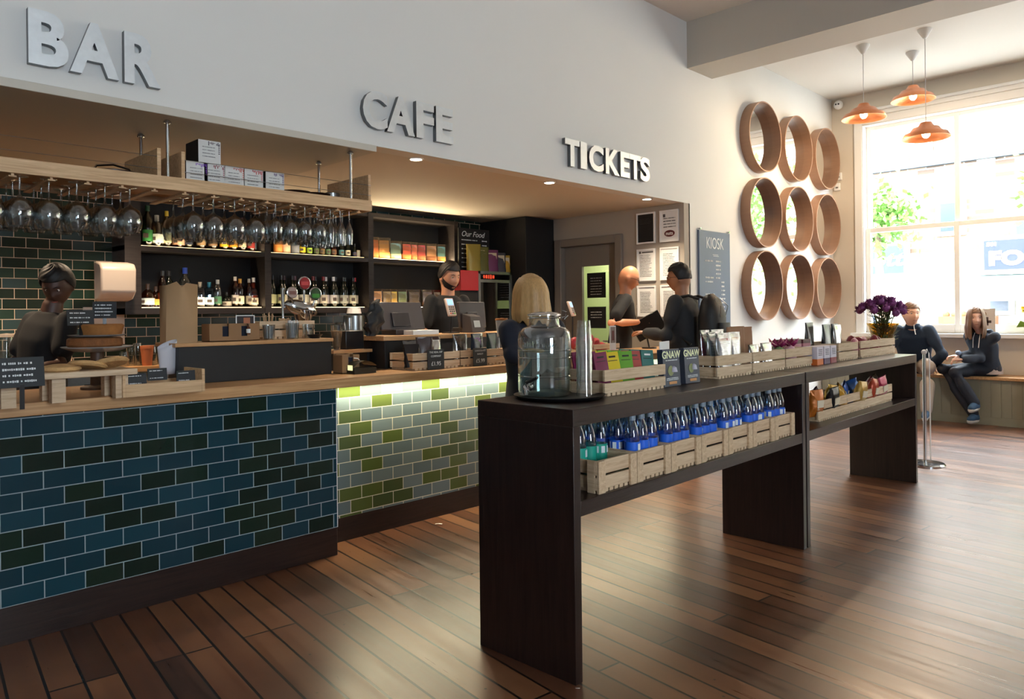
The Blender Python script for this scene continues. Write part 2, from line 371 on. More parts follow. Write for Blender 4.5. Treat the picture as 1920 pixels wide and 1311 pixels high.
for i in range(0, len(xs), 2): M.box(xs[i], xs[i+1], -6.12, -6, 0, 4.3)
for a, b in REARW: M.box(a, b, -6.12, -6, 0, 1.2).box(a, b, -6.12, -6, 3.4, 4.3)
struct('wall_rear', M, wallc)
# sash windows: white casing, sill, two sashes with a central mullion
def sash(n, a, b):
    X = 10.3; r = empty('window_%d' % n); r['kind'] = 'structure'
    M = MB().box(X-.03, X+.29, b-.012, b, WZ0, WZ1).box(X-.03, X+.29, a, a+.012, WZ0, WZ1).box(X-.03, X+.29, a+.012, b-.012, WZ1-.012, WZ1); M.box(X-.035, X+.1, b, b+.10, WZ0, WZ1+.1).box(X-.035, X+.1, a-.10, a, WZ0, WZ1+.1)
    M.box(X-.05, X+.1, a-.12, b+.12, WZ1+.1, WZ1+.16).box(X-.035, X+.1, a, b, WZ1, WZ1+.1); M.box(X-.09, X+.02, a-.14, b+.14, WZ1+.16, WZ1+.19)
    M.build('casing', whitep, r, bevel=.006)
    MB().box(X-.13, X+.3, a-.14, b+.14, WZ0-.05, WZ0).build('sill', whitep, r, bevel=.006)
    c = (a+b)/2; mid = 2.385
    for nm, x, z0, z1 in (('upper_sash', X+.10, mid-.03, WZ1), ('lower_sash', X+.045, WZ0+.0, mid+.03)):
        M = MB()
        zb = z0+(.11 if nm == 'lower_sash' else .06)
        M.box(x, x+.05, a+.013, a+.07, z0, z1).box(x, x+.05, b-.07, b-.013, z0, z1).box(x, x+.05, c-.03, c+.03, z0, z1)
        for p, q in ((a+.07, c-.03), (c+.03, b-.07)): M.box(x, x+.05, p, q, z1-.06, z1).box(x, x+.05, p, q, z0, zb)
        s = M.build(nm, whitep, r, bevel=.004)
        for (p, q) in ((a+.06, c-.025), (c+.025, b-.06)): MB().box(x+.022, x+.027, p, q, z0+.05, z1-.05).build('pane', gwin, s)
for i, (a, b) in enumerate(WINS): sash(i+1, a, b)
for k, (a, b) in enumerate(REARW):
    r = empty('window_%d' % (k+4)); r['kind'] = 'structure'
    M = MB().box(a-.06, a+.02, -6.06, -5.97, 1.15, 3.45).box(b-.02, b+.06, -6.06, -5.97, 1.15, 3.45).box(a-.06, b+.06, -6.06, -5.97, 3.38, 3.46).box(a-.06, b+.06, -6.06, -5.97, 1.14, 1.22).box((a+b)/2-.03, (a+b)/2+.03, -6.05, -5.99, 1.2, 3.4)
    M.build('casing', whitep, r); MB().box(a, b, -6.03, -6.025, 1.2, 3.4).build('pane', gwin, r)
struct('baseboard_window', MB().box(10.27, 10.3, -6, 4, 0, .16), stone)
struct('baseboard_kiosk', MB().box(6.62, 10.3, 3.975, 4, 0, .16), whitep)
# staff door in the recess end wall, glazed upper part, corridor beyond
doorc = mat('taupe door paint', '#7b736a', .5)
r = empty('door_1'); r['kind'] = 'structure'
M = MB().box(6.47, 6.62, 5.61, 5.71, 0, 2.18).box(6.47, 6.62, 4.75, 4.84, 0, 2.18).box(6.47, 6.62, 4.84, 5.61, 2.09, 2.18)
M.build('architrave', doorc, r, bevel=.008)
M = MB().box(6.55, 6.59, 5.36, 5.61, 0, 2.09).box(6.55, 6.59, 4.84, 4.98, 0, 2.09).box(6.55, 6.59, 4.98, 5.36, 1.86, 2.09).box(6.55, 6.59, 4.98, 5.36, 0, .95)
d = M.build('door_leaf', doorc, r, bevel=.004)
MB().box(6.567, 6.573, 4.97, 5.37, .94, 1.87).build('door_glazing', gwin, d)
M = MB().tube([(6.55, 4.93, 1.02), (6.50, 4.93, 1.02), (6.50, 5.03, 1.02)], .009); M.build('door_handle', chrome, d)
grn = mat('pale green corridor paint', '#b9c48f', .8)
struct('wall_corridor', MB().box(7.6, 7.7, 4.14, 6.6, 0, 2.5).box(6.62, 7.7, 6.5, 6.6, 0, 2.5).box(6.62, 7.7, 4.14, 4.2, 0, 2.5).box(6.62, 7.7, 4.14, 6.6, 2.43, 2.5).box(6.55, 7.7, 4.14, 6.6, -.08, 0), grn)
area('corridor_lamp', (7.1, 5.3, 2.38), (0, 0, 0), .4, .8, 26, (1, .97, .8))
for z0, z1, lb in ((1.50, 1.78, 'tall black notice taped high on the staff door glass'), (1.16, 1.40, 'square black notice taped low on the staff door glass')):
    t = thing('notice', lb, 'notice', (6.545, 5.15, z0))
    M = MB().box(-.002, .002, -.13, .13, 0, z1-z0); M.build('sheet', blkm, t)
    M = MB(); F = frame((-.003, .11, 0), (0, -1, 0), (0, 0, 1)); rr = random.Random(int(z0*100))
    for k in range(3 if z0 < 1.3 else 7): marks(M, F, .03, .19, (z1-z0)-.06-k*.03, .011, 0, rr)
    M.build('lettering', chalk, t)

# ------------------------------------------------------------------ big letters on the bulkhead
def sign(word, px0, py0, px1, ratio, lb):
    a = on_y(px0, py0, 3.98); b = on_y(px1, py0, 3.98)
    return a, b
alum = mat('brushed aluminium letter', '#dde1e3', .45, .55, var=.12, vscale=25)
alus = mat('letter return', '#77797b', .4, 1)
def letters(word, spans, ztop, zbot):
    h = (ztop-zbot)
    for k, (ch, x0, x1) in enumerate(zip(word, *zip(*spans))) if False else enumerate([(c, s[0], s[1]) for c, s in zip(word, spans)]):
        cu = text(ch, h/.72, alum, None, None, 'letter_'+ch.lower(), extrude=.016, bold=h*.052, align='LEFT')
        me = cu.data; xs = [v.co.x for v in me.vertices]; zs = [v.co.z for v in me.vertices]
        w0 = max(xs)-min(xs); T = Matrix.Translation((-min(xs), 0, -min(zs))); S = Matrix.Diagonal(((x1-x0)/w0, 1, h/(max(zs)-min(zs)), 1))
        me.transform(S @ T); cu.location = (x0, 3.976, zbot)
        tag(cu, 'brushed metal letter %s of the word %s on the bulkhead%s' % (ch, word, ', %s in the word' % ('first', 'second', 'third', 'fourth', 'fifth', 'sixth', 'seventh')[k]), 'letter', 'metal letters spelling '+word)
        me.materials.clear(); me.materials.append(alum); me.materials.append(alus)
        for p in me.polygons: p.material_index = 0 if abs(p.normal.y) > .8 else 1
def X4(px, py): return on_y(px, py, 3.97).x
letters('BAR', [(X4(52, 70), X4(128, 90)), (X4(130, 110), X4(222, 110)), (X4(232, 110), X4(300, 120))], 2.765, 2.51)
letters('CAFE', [(X4(679, 215), X4(725, 215)), (X4(724, 215), X4(776, 220)), (X4(779, 220), X4(812, 220)), (X4(816, 230), X4(848, 230))], 2.775, 2.53)
letters('TICKETS', [(X4(1058, 280), X4(1085, 280)), (X4(1087, 290), X4(1099, 290)), (X4(1103, 290), X4(1130, 290)), (X4(1134, 290), X4(1160, 300)), (X4(1162, 300), X4(1179, 300)), (X4(1179, 300), X4(1200, 310)), (X4(1199, 310), X4(1217, 315))], 2.775, 2.55)

# ------------------------------------------------------------------ bar counter
blue = tiles('bar front tiles', ['#11333f', '#0e221d', '#153b48', '#132820'], [0, .42, .62, .86], '#8d9da3', .744, .0025, .16)
pale = tiles('lit bar front tiles', ['#5b696c', '#4d5a2e', '#657274', '#414e30'], [0, .42, .6, .84], '#c9c3ac', .05, .0025, .14)
YT, YR, XS = 3.60, 3.79, 2.235
t = thing('bar_counter_base', 'bar base clad in dark blue and green tiles on a dark plinth', 'bar counter', (-3.9, YT, 0))
MB().box(0, XS+3.9, 0, .62, .155, .93).build('tile_panel', blue, t)
MB().box(0, XS+3.9, 0, .6, 0, .155).build('plinth', dark, t, bevel=.002)
MB().box(XS+3.9, XS+3.904, 0, .02, .155, .93).build('edge_trim', whitep, t)
t = thing('bar_counter_base', 'recessed bar base in pale and olive tiles lit from under the worktop', 'bar counter', (XS+.005, YR, 0))
MB().box(0, 4.2, 0, .40, .14, .93).build('tile_panel', pale, t)
MB().box(0, 4.2, 0, .39, 0, .14).build('plinth', dark, t, bevel=.002)
MB().box(.02, 4.2, -.065, -.05, .922, .93).build('strip_light', mat('led strip', '#fff3c0', .5, emit='#ffee9c', es=14), t)
area('bar_strip_lamp', (XS+2.1, YR-.06, .918), (0, 0, 0), 4.1, .02, 27, (1, .91, .66))
o = MB().box(-3.9, 6.45, 3.565, 4.26, .93, .985).build('bar_worktop', oak, None, bevel=.004)
tag(o, 'long oiled oak bar worktop running the length of the tiled bar', 'worktop')

# ------------------------------------------------------------------ back bar: shelving, counter
BX = [1.98, 3.17, 4.27, 5.40]; SF = 6.2
t = thing('back_bar_shelving', 'charcoal open shelving of three bays behind the bar', 'shelving', (0, SF, 0))
for x in BX: MB().box(x-(.03 if x > 2 else 0), x+(.03 if x > 2 else .12), 0, .3, 1.36, 2.36).build('upright', shelfb, t)
for z0, z1 in ((1.36, 1.41), (1.865, 1.905), (2.32, 2.36)): MB().box(1.98, 5.43, .004, .296, z0, z1).build('shelf', shelfb, t)
MB().box(2, 5.4, .28, .29, 1.38, 2.35).build('back_panel', blkm, t)
glow = mat('warm shelf led', '#ffe6b8', .5, emit='#ffd79a', es=5)
for z, a, b, pw in ((1.412, 2.12, 3.13, 3), (1.907, 2.12, 3.13, 3), (1.412, 3.22, 4.22, 1.2), (1.907, 3.22, 4.22, 2), (1.907, 4.32, 5.36, 18), (1.412, 4.32, 5.36, 8)):
    MB().box(a, b, .050, .058, z, z+.004).build('led_strip', glow if a < 4.3 else mat('bright shelf led', '#ffe6b8', .5, emit='#ffd79a', es=16), t)
    area('shelf_lamp', ((a+b)/2, SF+.05, z+.012), (PI, 0, 0), b-a, .02, pw*.5, (1, .8, .5))
t = thing('back_counter', 'low counter with oak top along the tiled back wall', 'counter', (0, 5.85, 0))
MB().box(-3.9, 5.9, 0, .645, .93, .97).build('counter_top', oak, t, bevel=.003)
MB().box(-3.9, 5.9, .03, .62, 0, .93).build('cabinet', steel, t)
MB().box(1.6, 2.3, .024, .03, .5, .86).build('fridge_door', blk, t)
o = MB().box(6.03, 6.505, 5.74, 6.49, 0, 2.425).build('tall_cupboard', blkm, None, bevel=.005); tag(o, 'tall narrow black cupboard in the recess corner beside the staff door', 'cupboard')

# under-soffit lamps
dl = mat('downlight lens', '#fff', .5, emit='#fff0dc', es=22)
def downlight(px, py, z, lb, e=38, y=None):
    p = on_z(px, py, z); t = thing('downlight', lb, 'downlight', (p.x, p.y, z-.001), 0, 'downlights in the bar soffit')
    e *= 2.3
    M = MB().lathe([(.055, 0), (.055, -.004), (.043, -.006), (.040, -.001)], 24); M.build('bezel', white, t); MB().cyl((0, 0, -.004), .038, .003, 20).build('lens', dl, t)
    l = bpy.data.lights.new('downlight_lamp', 'SPOT'); l.energy = e; l.spot_size = math.radians(115); l.spot_blend = .8; l.color = (1, .82, .60); l.shadow_soft_size = .04
    o = bpy.data.objects.new('downlight_lamp', l); COL.objects.link(o); o.location = (p.x, p.y, z-.03)
downlight(780, 298, 2.43, 'lit downlight in the soffit below the word CAFE', 34)
downlight(1030, 342, 2.43, 'lit downlight in the soffit left of the word TICKETS', 30)
downlight(1213, 373, 2.43, 'lit downlight in the soffit nearest the posters', 30)
for k, (x, y) in enumerate([(1.9, 5.6), (.7, 5.6), (3.6, 5.3), (5.2, 5.2)]):
    l = bpy.data.lights.new('soffit_lamp', 'SPOT'); l.energy = (70, 80, 60, 44)[k]; l.spot_size = math.radians(125); l.spot_blend = .7; l.color = (1, .76, .52); l.shadow_soft_size = .04
    o = bpy.data.objects.new('soffit_lamp', l); COL.objects.link(o); o.location = (x, y, 2.36)
# ------------------------------------------------------------------ display units (two, end to end, turned a touch)
SA = math.radians(1.27); S0 = Vector((2.026, 1.706, 0)); SU = Vector((math.cos(SA), math.sin(SA), 0)); SV = Vector((-math.sin(SA), math.cos(SA), 0))
def sp_(u, v, z): return S0+SU*u+SV*v+Vector((0, 0, z))
def su(px, py, v):
    """run-length u and height z where the ray meets the upright plane at depth v of the units"""
    d = ray(px, py); n = SV; t = ((S0+SV*v)-O).dot(n)/d.dot(n); p = O+d*t; return (p-S0).dot(SU), p.z
def slot(u, v, z): return sp_(u, v, z), SA
ST, SL = .985, .650
def unit(u0, u1, lb):
    p = sp_(u0, 0, 0); t = thing('display_unit', lb, 'display shelf', p, SA, 'display units down the middle of the floor'); L = u1-u0
    MB().box(0, L, 0, .49, ST-.062, ST).build('top', dark, t, bevel=.002)
    MB().box(.042, L-.042, .002, .488, SL-.055, SL).build('lower_shelf', dark, t, bevel=.002)
    for x in (0, L-.04): MB().box(x, x+.04, 0, .49, 0, ST-.062).build('side_panel', darkv, t, bevel=.002)
    return t
unit(0, 2.066, 'long dark wooden display unit nearest the camera holding water bottles')
unit(2.082, 4.21, 'dark wooden display unit at the window end holding crisps')

def crate(L, D, H, lb, p, rz, kind='side', group='pale wooden crates'):
    """slatted softwood crate; kind side = long slats in front, end = battened short end in front"""
    t = thing('wooden_crate', lb, 'crate', p, rz, group); g = .009; e = .011
    for y0, y1 in ((0, e), (D-e, D)):
        M = MB().box(0, L, y0, y1, .012, H*.53-g/2).box(0, L, y0, y1, H*.53+g/2, H)
        M.build('side_panel', pine, t, bevel=.0012)
    for x0, x1 in ((e, 2*e), (L-2*e, L-e)):
        M = MB().box(x0, x1, e, D-e, .012, H*.53-g/2).box(x0, x1, e, D-e, H*.53+g/2, H-.002)
        xx = (x0-e, x0) if x0 < L/2 else (x1, x1+e)
        if kind == 'end': M.box(xx[0], xx[1], e, e+.035, .0, H).box(xx[0], xx[1], D-e-.035, D-e, 0, H)
        M.build('end_panel', pinex, t, bevel=.0012)
    if kind == 'end':
        for x0 in (0, L-.042): MB().box(x0, x0+.042, -.011, 0, 0, H).build('batten', pinex, t, bevel=.0015)
    M = MB(); n = max(4, int(L/.034))
    for k in range(n):
        x = e+(L-2*e)*(k+.5)/n; M.box(x-.011, x+.011, 0, D, 0, .012)
    M.build('base', pine, t)
    return t

# --- water bottles in seven battened crates on the lower shelf
wb_lab = mat('blue bottle label', '#1f62d8', .4); tb_lab = mat('teal bottle label', '#159a86', .4)
watr = glass('bottled water plastic', '#d6e5f1', .15, .05); capm = mat('translucent grey cap', '#8795a3', .35); lw2 = mat('label print', '#dfe8ee', .5)
def water(lab):
    t = thing('water_bottle', 'x', 'bottle')
    M = MB().lathe([(.028, 0), (.0315, .004), (.0315, .145), (.030, .168), (.0235, .198), (.0135, .222), (.0125, .236)], 16); M.build('plastic_bottle', watr, t)
    M = MB().lathe([(.0322, .055), (.0322, .140)], 16, cap=False); F = Matrix()
    for a in (-2.2, -1.4, -.6): M.box(.0322, .0332, -.008, .008, .105, .132, 1, Matrix.Rotation(a, 4, 'Z'))
    M.build('label', [lab, lw2], t)
    M = MB().lathe([(.0150, .226), (.0155, .228), (.0155, .250), (.0135, .253)], 14); M.build('cap', capm, t)
    return t
wb = {0: water(wb_lab), 1: water(tb_lab)}; used = {}
edges = [1096, 1198, 1262, 1313, 1358, 1405, 1452, 1498]
ord_ = ['first', 'second', 'third', 'fourth', 'fifth', 'sixth', 'seventh', 'eighth']
CV = .010; CW = .250; CD = .40; CHH = .122
u_end = 1.952
for c in range(7):
    u0 = u_end-(7-c)*(CW+.0055)
    if c == 0: u0 = max(u0, .06)
    p, rz = slot(u0, CV+.011, SL+.0005)
    crate(CW, CD, CHH, 'battened pine crate of water bottles on the lower shelf, %s from the near end' % ord_[c], p, rz, 'end', 'battened crates of bottled water')
    for i in range(3):
        for j in range(5):
            if c == 0 and j < 1: continue
            if c == 1 and j < 1 and i > 1: pass
            teal = (c == 0 and j in (1, 2) and i < 3)
            u = u0+.060+i*.067; v = CV+.011+.055+j*.077
            q, _ = slot(u+random.uniform(-.002, .002), v, SL+.013); k = 1 if teal else 0
            lb = '%s-labelled water bottle, %s crate from the near end, %s row, %s' % ('teal' if teal else 'blue', ord_[c], ord_[j], ('left', 'middle', 'right')[i])
            if k not in used: used[k] = 1; o = wb[k]; o.location = q; o.rotation_euler = (0, 0, random.uniform(0, 6)); o['label'] = lb; o['group'] = 'water bottles in the crates'; kids_ = None
            else: dup(wb[k], q, random.uniform(0, 6), lb, 'water bottles in the crates')

# --- round black tray, drinks dispenser, stack of cups
tp = on_z(1049, 746, ST)
o = MB().lathe([(0, 0), (.165, 0), (.185, .012), (.188, .016), (.183, .016), (.163, .005), (0, .005)], 48).build('serving_tray', blk); o.location = tp
tag(o, 'round black serving tray under the glass water dispenser', 'tray')
jp = on_z(1022, 742, ST+.006); jt = thing('drinks_dispenser', 'large clear glass water dispenser with a chrome tap on a black tray', 'dispenser', (jp.x, jp.y, ST+.0055), 0)
vw = Vector((-jp.x, -jp.y, 0)).normalized(); jt.rotation_euler = (0, 0, math.atan2(vw.y, vw.x)+PI/2-.15)
jg = glass('jar glass', '#f6faf9', .26)
M = MB().lathe([(.095, 0), (.106, .008), (.110, .03), (.110, .235), (.106, .262), (.090, .280), (.068, .287), (.063, .295), (.061, .325), (.066, .329), (.066, .336)], 36, cap=False)
M.lathe([(0, .006), (.094, .006)], 36, cap=False)
for z in (.19, .16, .085): M.lathe([(.1102, z-.003), (.1125, z), (.1102, z+.003)], 36, cap=False)
M.build('jar', jg, jt)
M = MB().lathe([(0, .008), (.090, .008), (.1045, .03), (.1045, .195), (0, .195)], 36); M.build('water', glass('water', '#e6f0ef', .12, .02), jt)
M = MB().lathe([(0, .345), (.03, .347), (.058, .343), (.070, .337), (.070, .332), (0, .332)], 36)
M.build('lid', mat('lid glass', '#b7aca2', .15, .6), jt); MB().tube([(.067*math.cos(a), .067*math.sin(a), .322) for a in [2*PI*k/30 for k in range(30)]], .0025, 6, closed=True).build('wire_ring', chrome, jt)
M = MB().tube([(.068, 0, .322), (.088, 0, .325), (.094, .0, .345), (.075, 0, .352)], .0022, 6).tube([(.085, .012, .315), (.098, .0, .33), (.085, -.012, .315)], .002, 6); M.build('wire_clasp', chrome, jt)
F = Matrix.Rotation(-.25, 4, 'Z')
M = MB().tube([F @ Vector(v) for v in ((-.02, -.105, .045), (-.02, -.140, .045), (-.02, -.150, .035), (-.02, -.152, .018))], [.012, .015, .014, .010], 12); M.lathe([(.016, 0), (.016, .006)], 16, mi=0, M=F @ Matrix.Translation((-.02, -.109, .045)) @ Matrix.Rotation(PI/2, 4, 'X'))
tp_ = M.build('tap', chrome, jt); MB().tube([F @ Vector(v) for v in ((-.02, -.138, .055), (-.02, -.140, .066), (.030, -.148, .088))], [.009, .008, .006], 8).build('tap_lever', blk, tp_)
for k, s in enumerate(('Nutrition', )):
    for i, ch in enumerate(s):
        a = -PI/2-.33+i*.075; text(ch, .030, jg, jt, Matrix.Rotation(a+PI/2, 4, 'Z') @ Matrix.Translation((0, -.1125, .212)) , 'embossed_lettering', .001) if False else None
M = MB(); rr = random.Random(3)
for i in range(11):
    a = -.62+i*.115; R_ = Matrix.Rotation(a, 4, 'Z')
    M.tube([R_ @ Vector((-.006, -.1115, .202)), R_ @ Vector((-.002, -.1115, .202+rr.uniform(.018, .03))), R_ @ Vector((.002, -.1115, .204)), R_ @ Vector((.006, -.1115, .218))], .0017, 5)
M.build('embossed_lettering', glass('embossed glass', '#c4d0d0', .3), jt)
M = MB().ball((-.055, -.045, .19), (.034, .03, .008)).ball((-.02, -.06, .188), (.03, .026, .008)); M.build('lemon_slices', mat('lemon slice', '#a8862e', .5), jt)
cp = on_z(1096, 743, ST+.006); cups = None
cup = tag(MB().lathe([(.026, 0), (.027, .003), (.034, .098), (.0345, .1), (.0335, .1), (.0255, .004), (0, .004)], 24).build('plastic_cup', glass('clear cup plastic', '#fbfcfc', .14, .06)), 'x', 'cup', 'stack of upturned clear cups')
for k in range(9):
    c = cup if k == 0 else cup.copy()
    if k: COL.objects.link(c)
    c.rotation_euler = (PI, 0, 0); z = ST+.0065+.1+k*.0262; c.location = (cp.x, cp.y, z)
    c['label'] = 'clear plastic cup in the upturned stack on the tray, %s from the bottom' % (ord_+['ninth'])[k]

# --- crates on top of the units
def top_crate(x0, x1, ytop, ybot, lb, D=.20, v=.045, z=ST, H=None, dx=0):
    ym = (ytop+ybot)/2; u0, _ = su(x0, ym, v); u1, _ = su(x1, ym, v); _, za = su((x0+x1)/2, ytop, v); H = H or max(.08, za-z)
    p, rz = slot(u0, v, z+.0005); crate(u1-u0, D, H, lb, p, rz, 'side'); return u0, u1, v, H
c1 = top_crate(1134, 1248, 689, 735, 'pine crate of colourful chocolate bars beside the cup stack', .27, .155)
cA = top_crate(1345, 1410, 665, 705, 'pine crate holding pouches with white labels, nearest of the crate row on the unit', .28, .175)
cB = top_crate(1412, 1472, 658, 697, 'pine crate holding clear packets and brown paper bags', .28, .175, H=cA[3])
cC = top_crate(1474, 1523, 653, 688, 'pine crate holding magenta ribboned packets', .28, .175, H=cA[3])
cD = top_crate(1573, 1609, 643, 676, 'pine crate holding dark chocolate bags past the tea boxes', .27, .175)
cE = top_crate(1614, 1678, 637, 668, 'pine crate of small red packets at the window end of the unit', .27, .175)
cF = top_crate(1534, 1673, 740, 775, 'long pine crate of crisp packets on the lower shelf', .24, .09, SL, H=.125)

# chocolate bars leaning in the first crate: five stacks, three bars deep
stacks = [('maroon', '#6d1440'), ('yellow', '#cdb51c'), ('green', '#5f9a2c'), ('red', '#94201e'), ('striped teal', '#2a6a64')]
for k, (nm, cl) in enumerate(stacks):
    W_ = (c1[1]-c1[0]-.05)/5
    for j in range(3):
        m = mat('wrapper '+nm, cl, .4); u = c1[0]+.024+k*W_+j*.004; p, rz = slot(u, c1[2]+.045+j*.06, ST+.014)
        M = MB().box(0, W_-.004, 0, .009, 0, .165).box((W_-.004)*.15, (W_-.004)*.85, -.0008, 0, .125, .128, 1).box((W_-.004)*.25, (W_-.004)*.75, -.0008, 0, .140, .148, 2)
        t = tag(M.build('chocolate_bar', [m, mat('dark print', '#2a1a20', .5), blk if k != 4 else white], bevel=.001), '%s chocolate bar, %s stack from the left, %s in its stack' % (nm, ord_[k], ('front', 'middle', 'back')[j]), 'chocolate', 'chocolate bars in the crate')
        t.location = p; t.rotation_euler = (-.16-.05*(k % 2), .03*(k-2), rz-.12-.05*(k % 3))
# standing printed boxes
navy = mat('navy leaflet print', '#2b3446', .45)
def leaflet(x0, x1, yt, yb, lb, v):
    u0, z0 = su(x0, yb, v); u1, z1 = su(x1, yb, v); _, zt = su((x0+x1)/2, yt, v); p, rz = slot(u0, v, ST+.001); W = (u1-u0); H = zt-ST
    t = thing('display_box', lb, 'display box', p, rz-.02); T = Matrix.Rotation(-.06, 4, 'X')
    MB().box(0, W, 0, .03, 0, H, 0, T).build('carton', [navy], t, bevel=.001)
    F = T @ Matrix.Translation((W/2, -.0012, H*.84)); text('GNAW', W*.34, mat('cream print', '#e8edc0', .5), t, F, 'lettering', .0005, .0008)
    M = MB().lathe([(W*.17, 0), (W*.17, .001)], 16, (0, 0, 0), 0, T @ Matrix.Translation((W*.42, -.001, H*.42)) @ Matrix.Rotation(PI/2, 4, 'X'))
    M.lathe([(W*.13, 0), (W*.10, H*.12), (W*.03, H*.16)], 10, (W*.60, -.001, H*.38), 1, T)
    M.box(W*.3, W*.75, -.0015, 0, H*.06, H*.13, 2, T); M.build('picture', [mat('olive print', '#80885a', .5), mat('pale print', '#b9b5c6', .5), mat('orange print', '#c98a52', .5)], t)
    M = MB(); rr = random.Random(5); marks(M, T, W*.15, W*.85, H*.70, .006, 0, rr); marks(M, T, W*.15, W*.85, H*.22, .005, 0, rr); marks(M, T, W*.15, W*.85, H*.18, .005, 0, rr); M.build('small_print', chalk, t)
leaflet(1246, 1276, 655, 724, 'navy GNAW display box beside the chocolate bar crate', .165)
leaflet(1286, 1312, 652, 716, 'navy GNAW display box against the pouch crate', .175)
u, _ = su(1238, 690, .30); p, rz = slot(u, .30, ST+.0005); o = MB().box(0, .15, 0, .004, 0, .20).build('display_board', white); o.location = p; o.rotation_euler = (0, 0, rz+.25); tag(o, 'white display card behind the navy boxes', 'card')
# pouches
def pouch(w, h, body, lab, lb, loc, rz, contents=None, top=None, lean=0., cat='pouch', group=None, d=.028, name='pouch', clear=None, lines=6):
    t = thing(name, lb, cat, loc, rz, group); T = Matrix.Rotation(lean, 4, 'X')
    def fn(a, b):
        q = 2*PI*a; z = h*b; th = d*(1-b)**.7*.9+.002; wv = w/2*(1-.05*math.sin(PI*b)); x = wv*math.copysign(abs(math.cos(q))**.6, math.cos(q)); y = th*math.copysign(abs(math.sin(q))**.8, math.sin(q))
        return T @ Vector((x+.002*math.sin(17*b+q*2), y+.003*math.sin(9*b+4*q)*b, z))
    MB().grid(fn, 18, 9, 0, True).build('bag', body, t)
    if contents:
        def fc(a, b):
            q = 2*PI*a; z = .004+h*.42*b; th = (d*(1-b*.42)**.7*.9)*.8; return T @ Vector((w/2*.86*math.cos(q)*(1 if b < .95 else .5), th*math.sin(q), z))
        MB().grid(fc, 14, 5, 0, True).build('contents', contents, t)
    if lab:
        M = MB(); M.box(-w*.36, w*.36, -d*.62-.0035, -d*.62, h*.30, h*.86, 0, T @ Matrix.Rotation(-.08, 4, 'X'))
        F = T @ Matrix.Rotation(-.08, 4, 'X') @ Matrix.Translation((0, -d*.62-.0035, 0)); rr = random.Random(len(lb))
        if top is not None: M.box(-w*.36, w*.36, -.001, 0, h*.80, h*.86, 1, F)
        for k in range(lines): marks(M, F, -w*.30, w*.30, h*(.73-k*.4/lines), .004, 2, rr)
        M.build('label', [lab, top or lab, mat('grey print', '#7b7b80', .7)], t)
    M = MB().box(-w*.48, w*.48, -.0025, .0025, h*.955, h*.995, 0, T); M.build('seal', body, t)
    return t
cell = glass('cellophane', '#ccd2d4', .30, .15); cellw = glass('milky cellophane', '#dcdde0', .22, .2); brn = mat('brown paper', '#8a5f42', .7, var=.15, vscale=14); nuts = mat('mixed nuts', '#6e4128', .7, var=.5, vscale=70, bump=.6)
lab_w = mat('pouch label', '#c9cbd2', .6)
def onu(u, v, z): return slot(u, v, z)
def P(u, v, w, h, *a, **k): p, rz = onu(u, v+.15, ST+.014); return pouch(w, h, *a, p, rz, **k)
redt = mat('red band', '#9a3036', .6); orat = mat('orange band', '#b8733a', .6)
uA = cA[0]
P(uA+.080, .14, .10, .235, cell, mat('pink label', '#b9485a', .6), 'clear pouch with a pink label, leftmost in the near pouch crate', contents=nuts)
P(uA+.105, .10, .15, .225, cell, lab_w, 'clear pouch with red-topped white label behind the front pouch', contents=nuts, top=redt)
P(uA+.120, .052, .17, .220, cellw, lab_w, 'large front pouch with a red-topped white label in the near crate', contents=nuts, top=redt, group=None)
P(uA+.255, .062, .135, .222, cellw, lab_w, 'front pouch with an orange-topped white label at the right of the near crate', contents=nuts, top=orat)
P(uA+.235, .15, .15, .235, cell, lab_w, 'clear pouch with an orange-topped label at the back of the near crate', contents=nuts, top=orat)
uB = cB[0]
P(uB+.03, .16, .18, .245, brn, None, 'brown paper bag leaning over the near end of the second crate', lean=.05, cat='paper bag', name='paper_bag')
P(uB+.15, .19, .17, .245, brn, None, 'brown paper bag at the middle back of the second crate', cat='paper bag', name='paper_bag')
P(uB+.27, .20, .17, .24, brn, None, 'brown paper bag farthest along the second crate', cat='paper bag', name='paper_bag')
P(uB+.08, .06, .12, .145, cell, None, 'short clear packet at the front left of the second crate', contents=nuts, name='packet')
P(uB+.24, .06, .14, .150, cell, None, 'short clear packet at the front right of the second crate', contents=nuts, name='packet')
uC = cC[0]; mag = mat('magenta ribbon', '#8e1c55', .5); pinkw = mat('pale pink sweets', '#d9a9b4', .5, var=.3, vscale=60)
for k in range(4):
    p, rz = onu(uC+.05+k*.085, .24+.05*(k % 2), ST+.014); t = thing('sweet_packet', '%s sweet packet tied with magenta ribbon, %s in its crate' % (('Green labelled', 'Cream', 'Pink', 'Rose')[k].lower() if k else 'green labelled', ord_[k]), 'packet', p, rz, 'ribboned sweet packets')
    MB().ball((0, 0, .06), (.042, .035, .06)).build('bag', [mat('green packet', '#6f8a58', .5), cellw, pinkw, pinkw][k], t)
    M = MB()
    for j in range(6):
        a = j*PI/3+k; M.add([(0, 0, .115), (.055*math.cos(a), .045*math.sin(a), .15+.015*(j % 2)), (.055*math.cos(a+.5), .045*math.sin(a+.5), .135), (.02*math.cos(a+.25), .02*math.sin(a+.25), .112)], [(0, 1, 2), (0, 2, 3)])
    M.build('ribbon', mag, t, solid=.002)
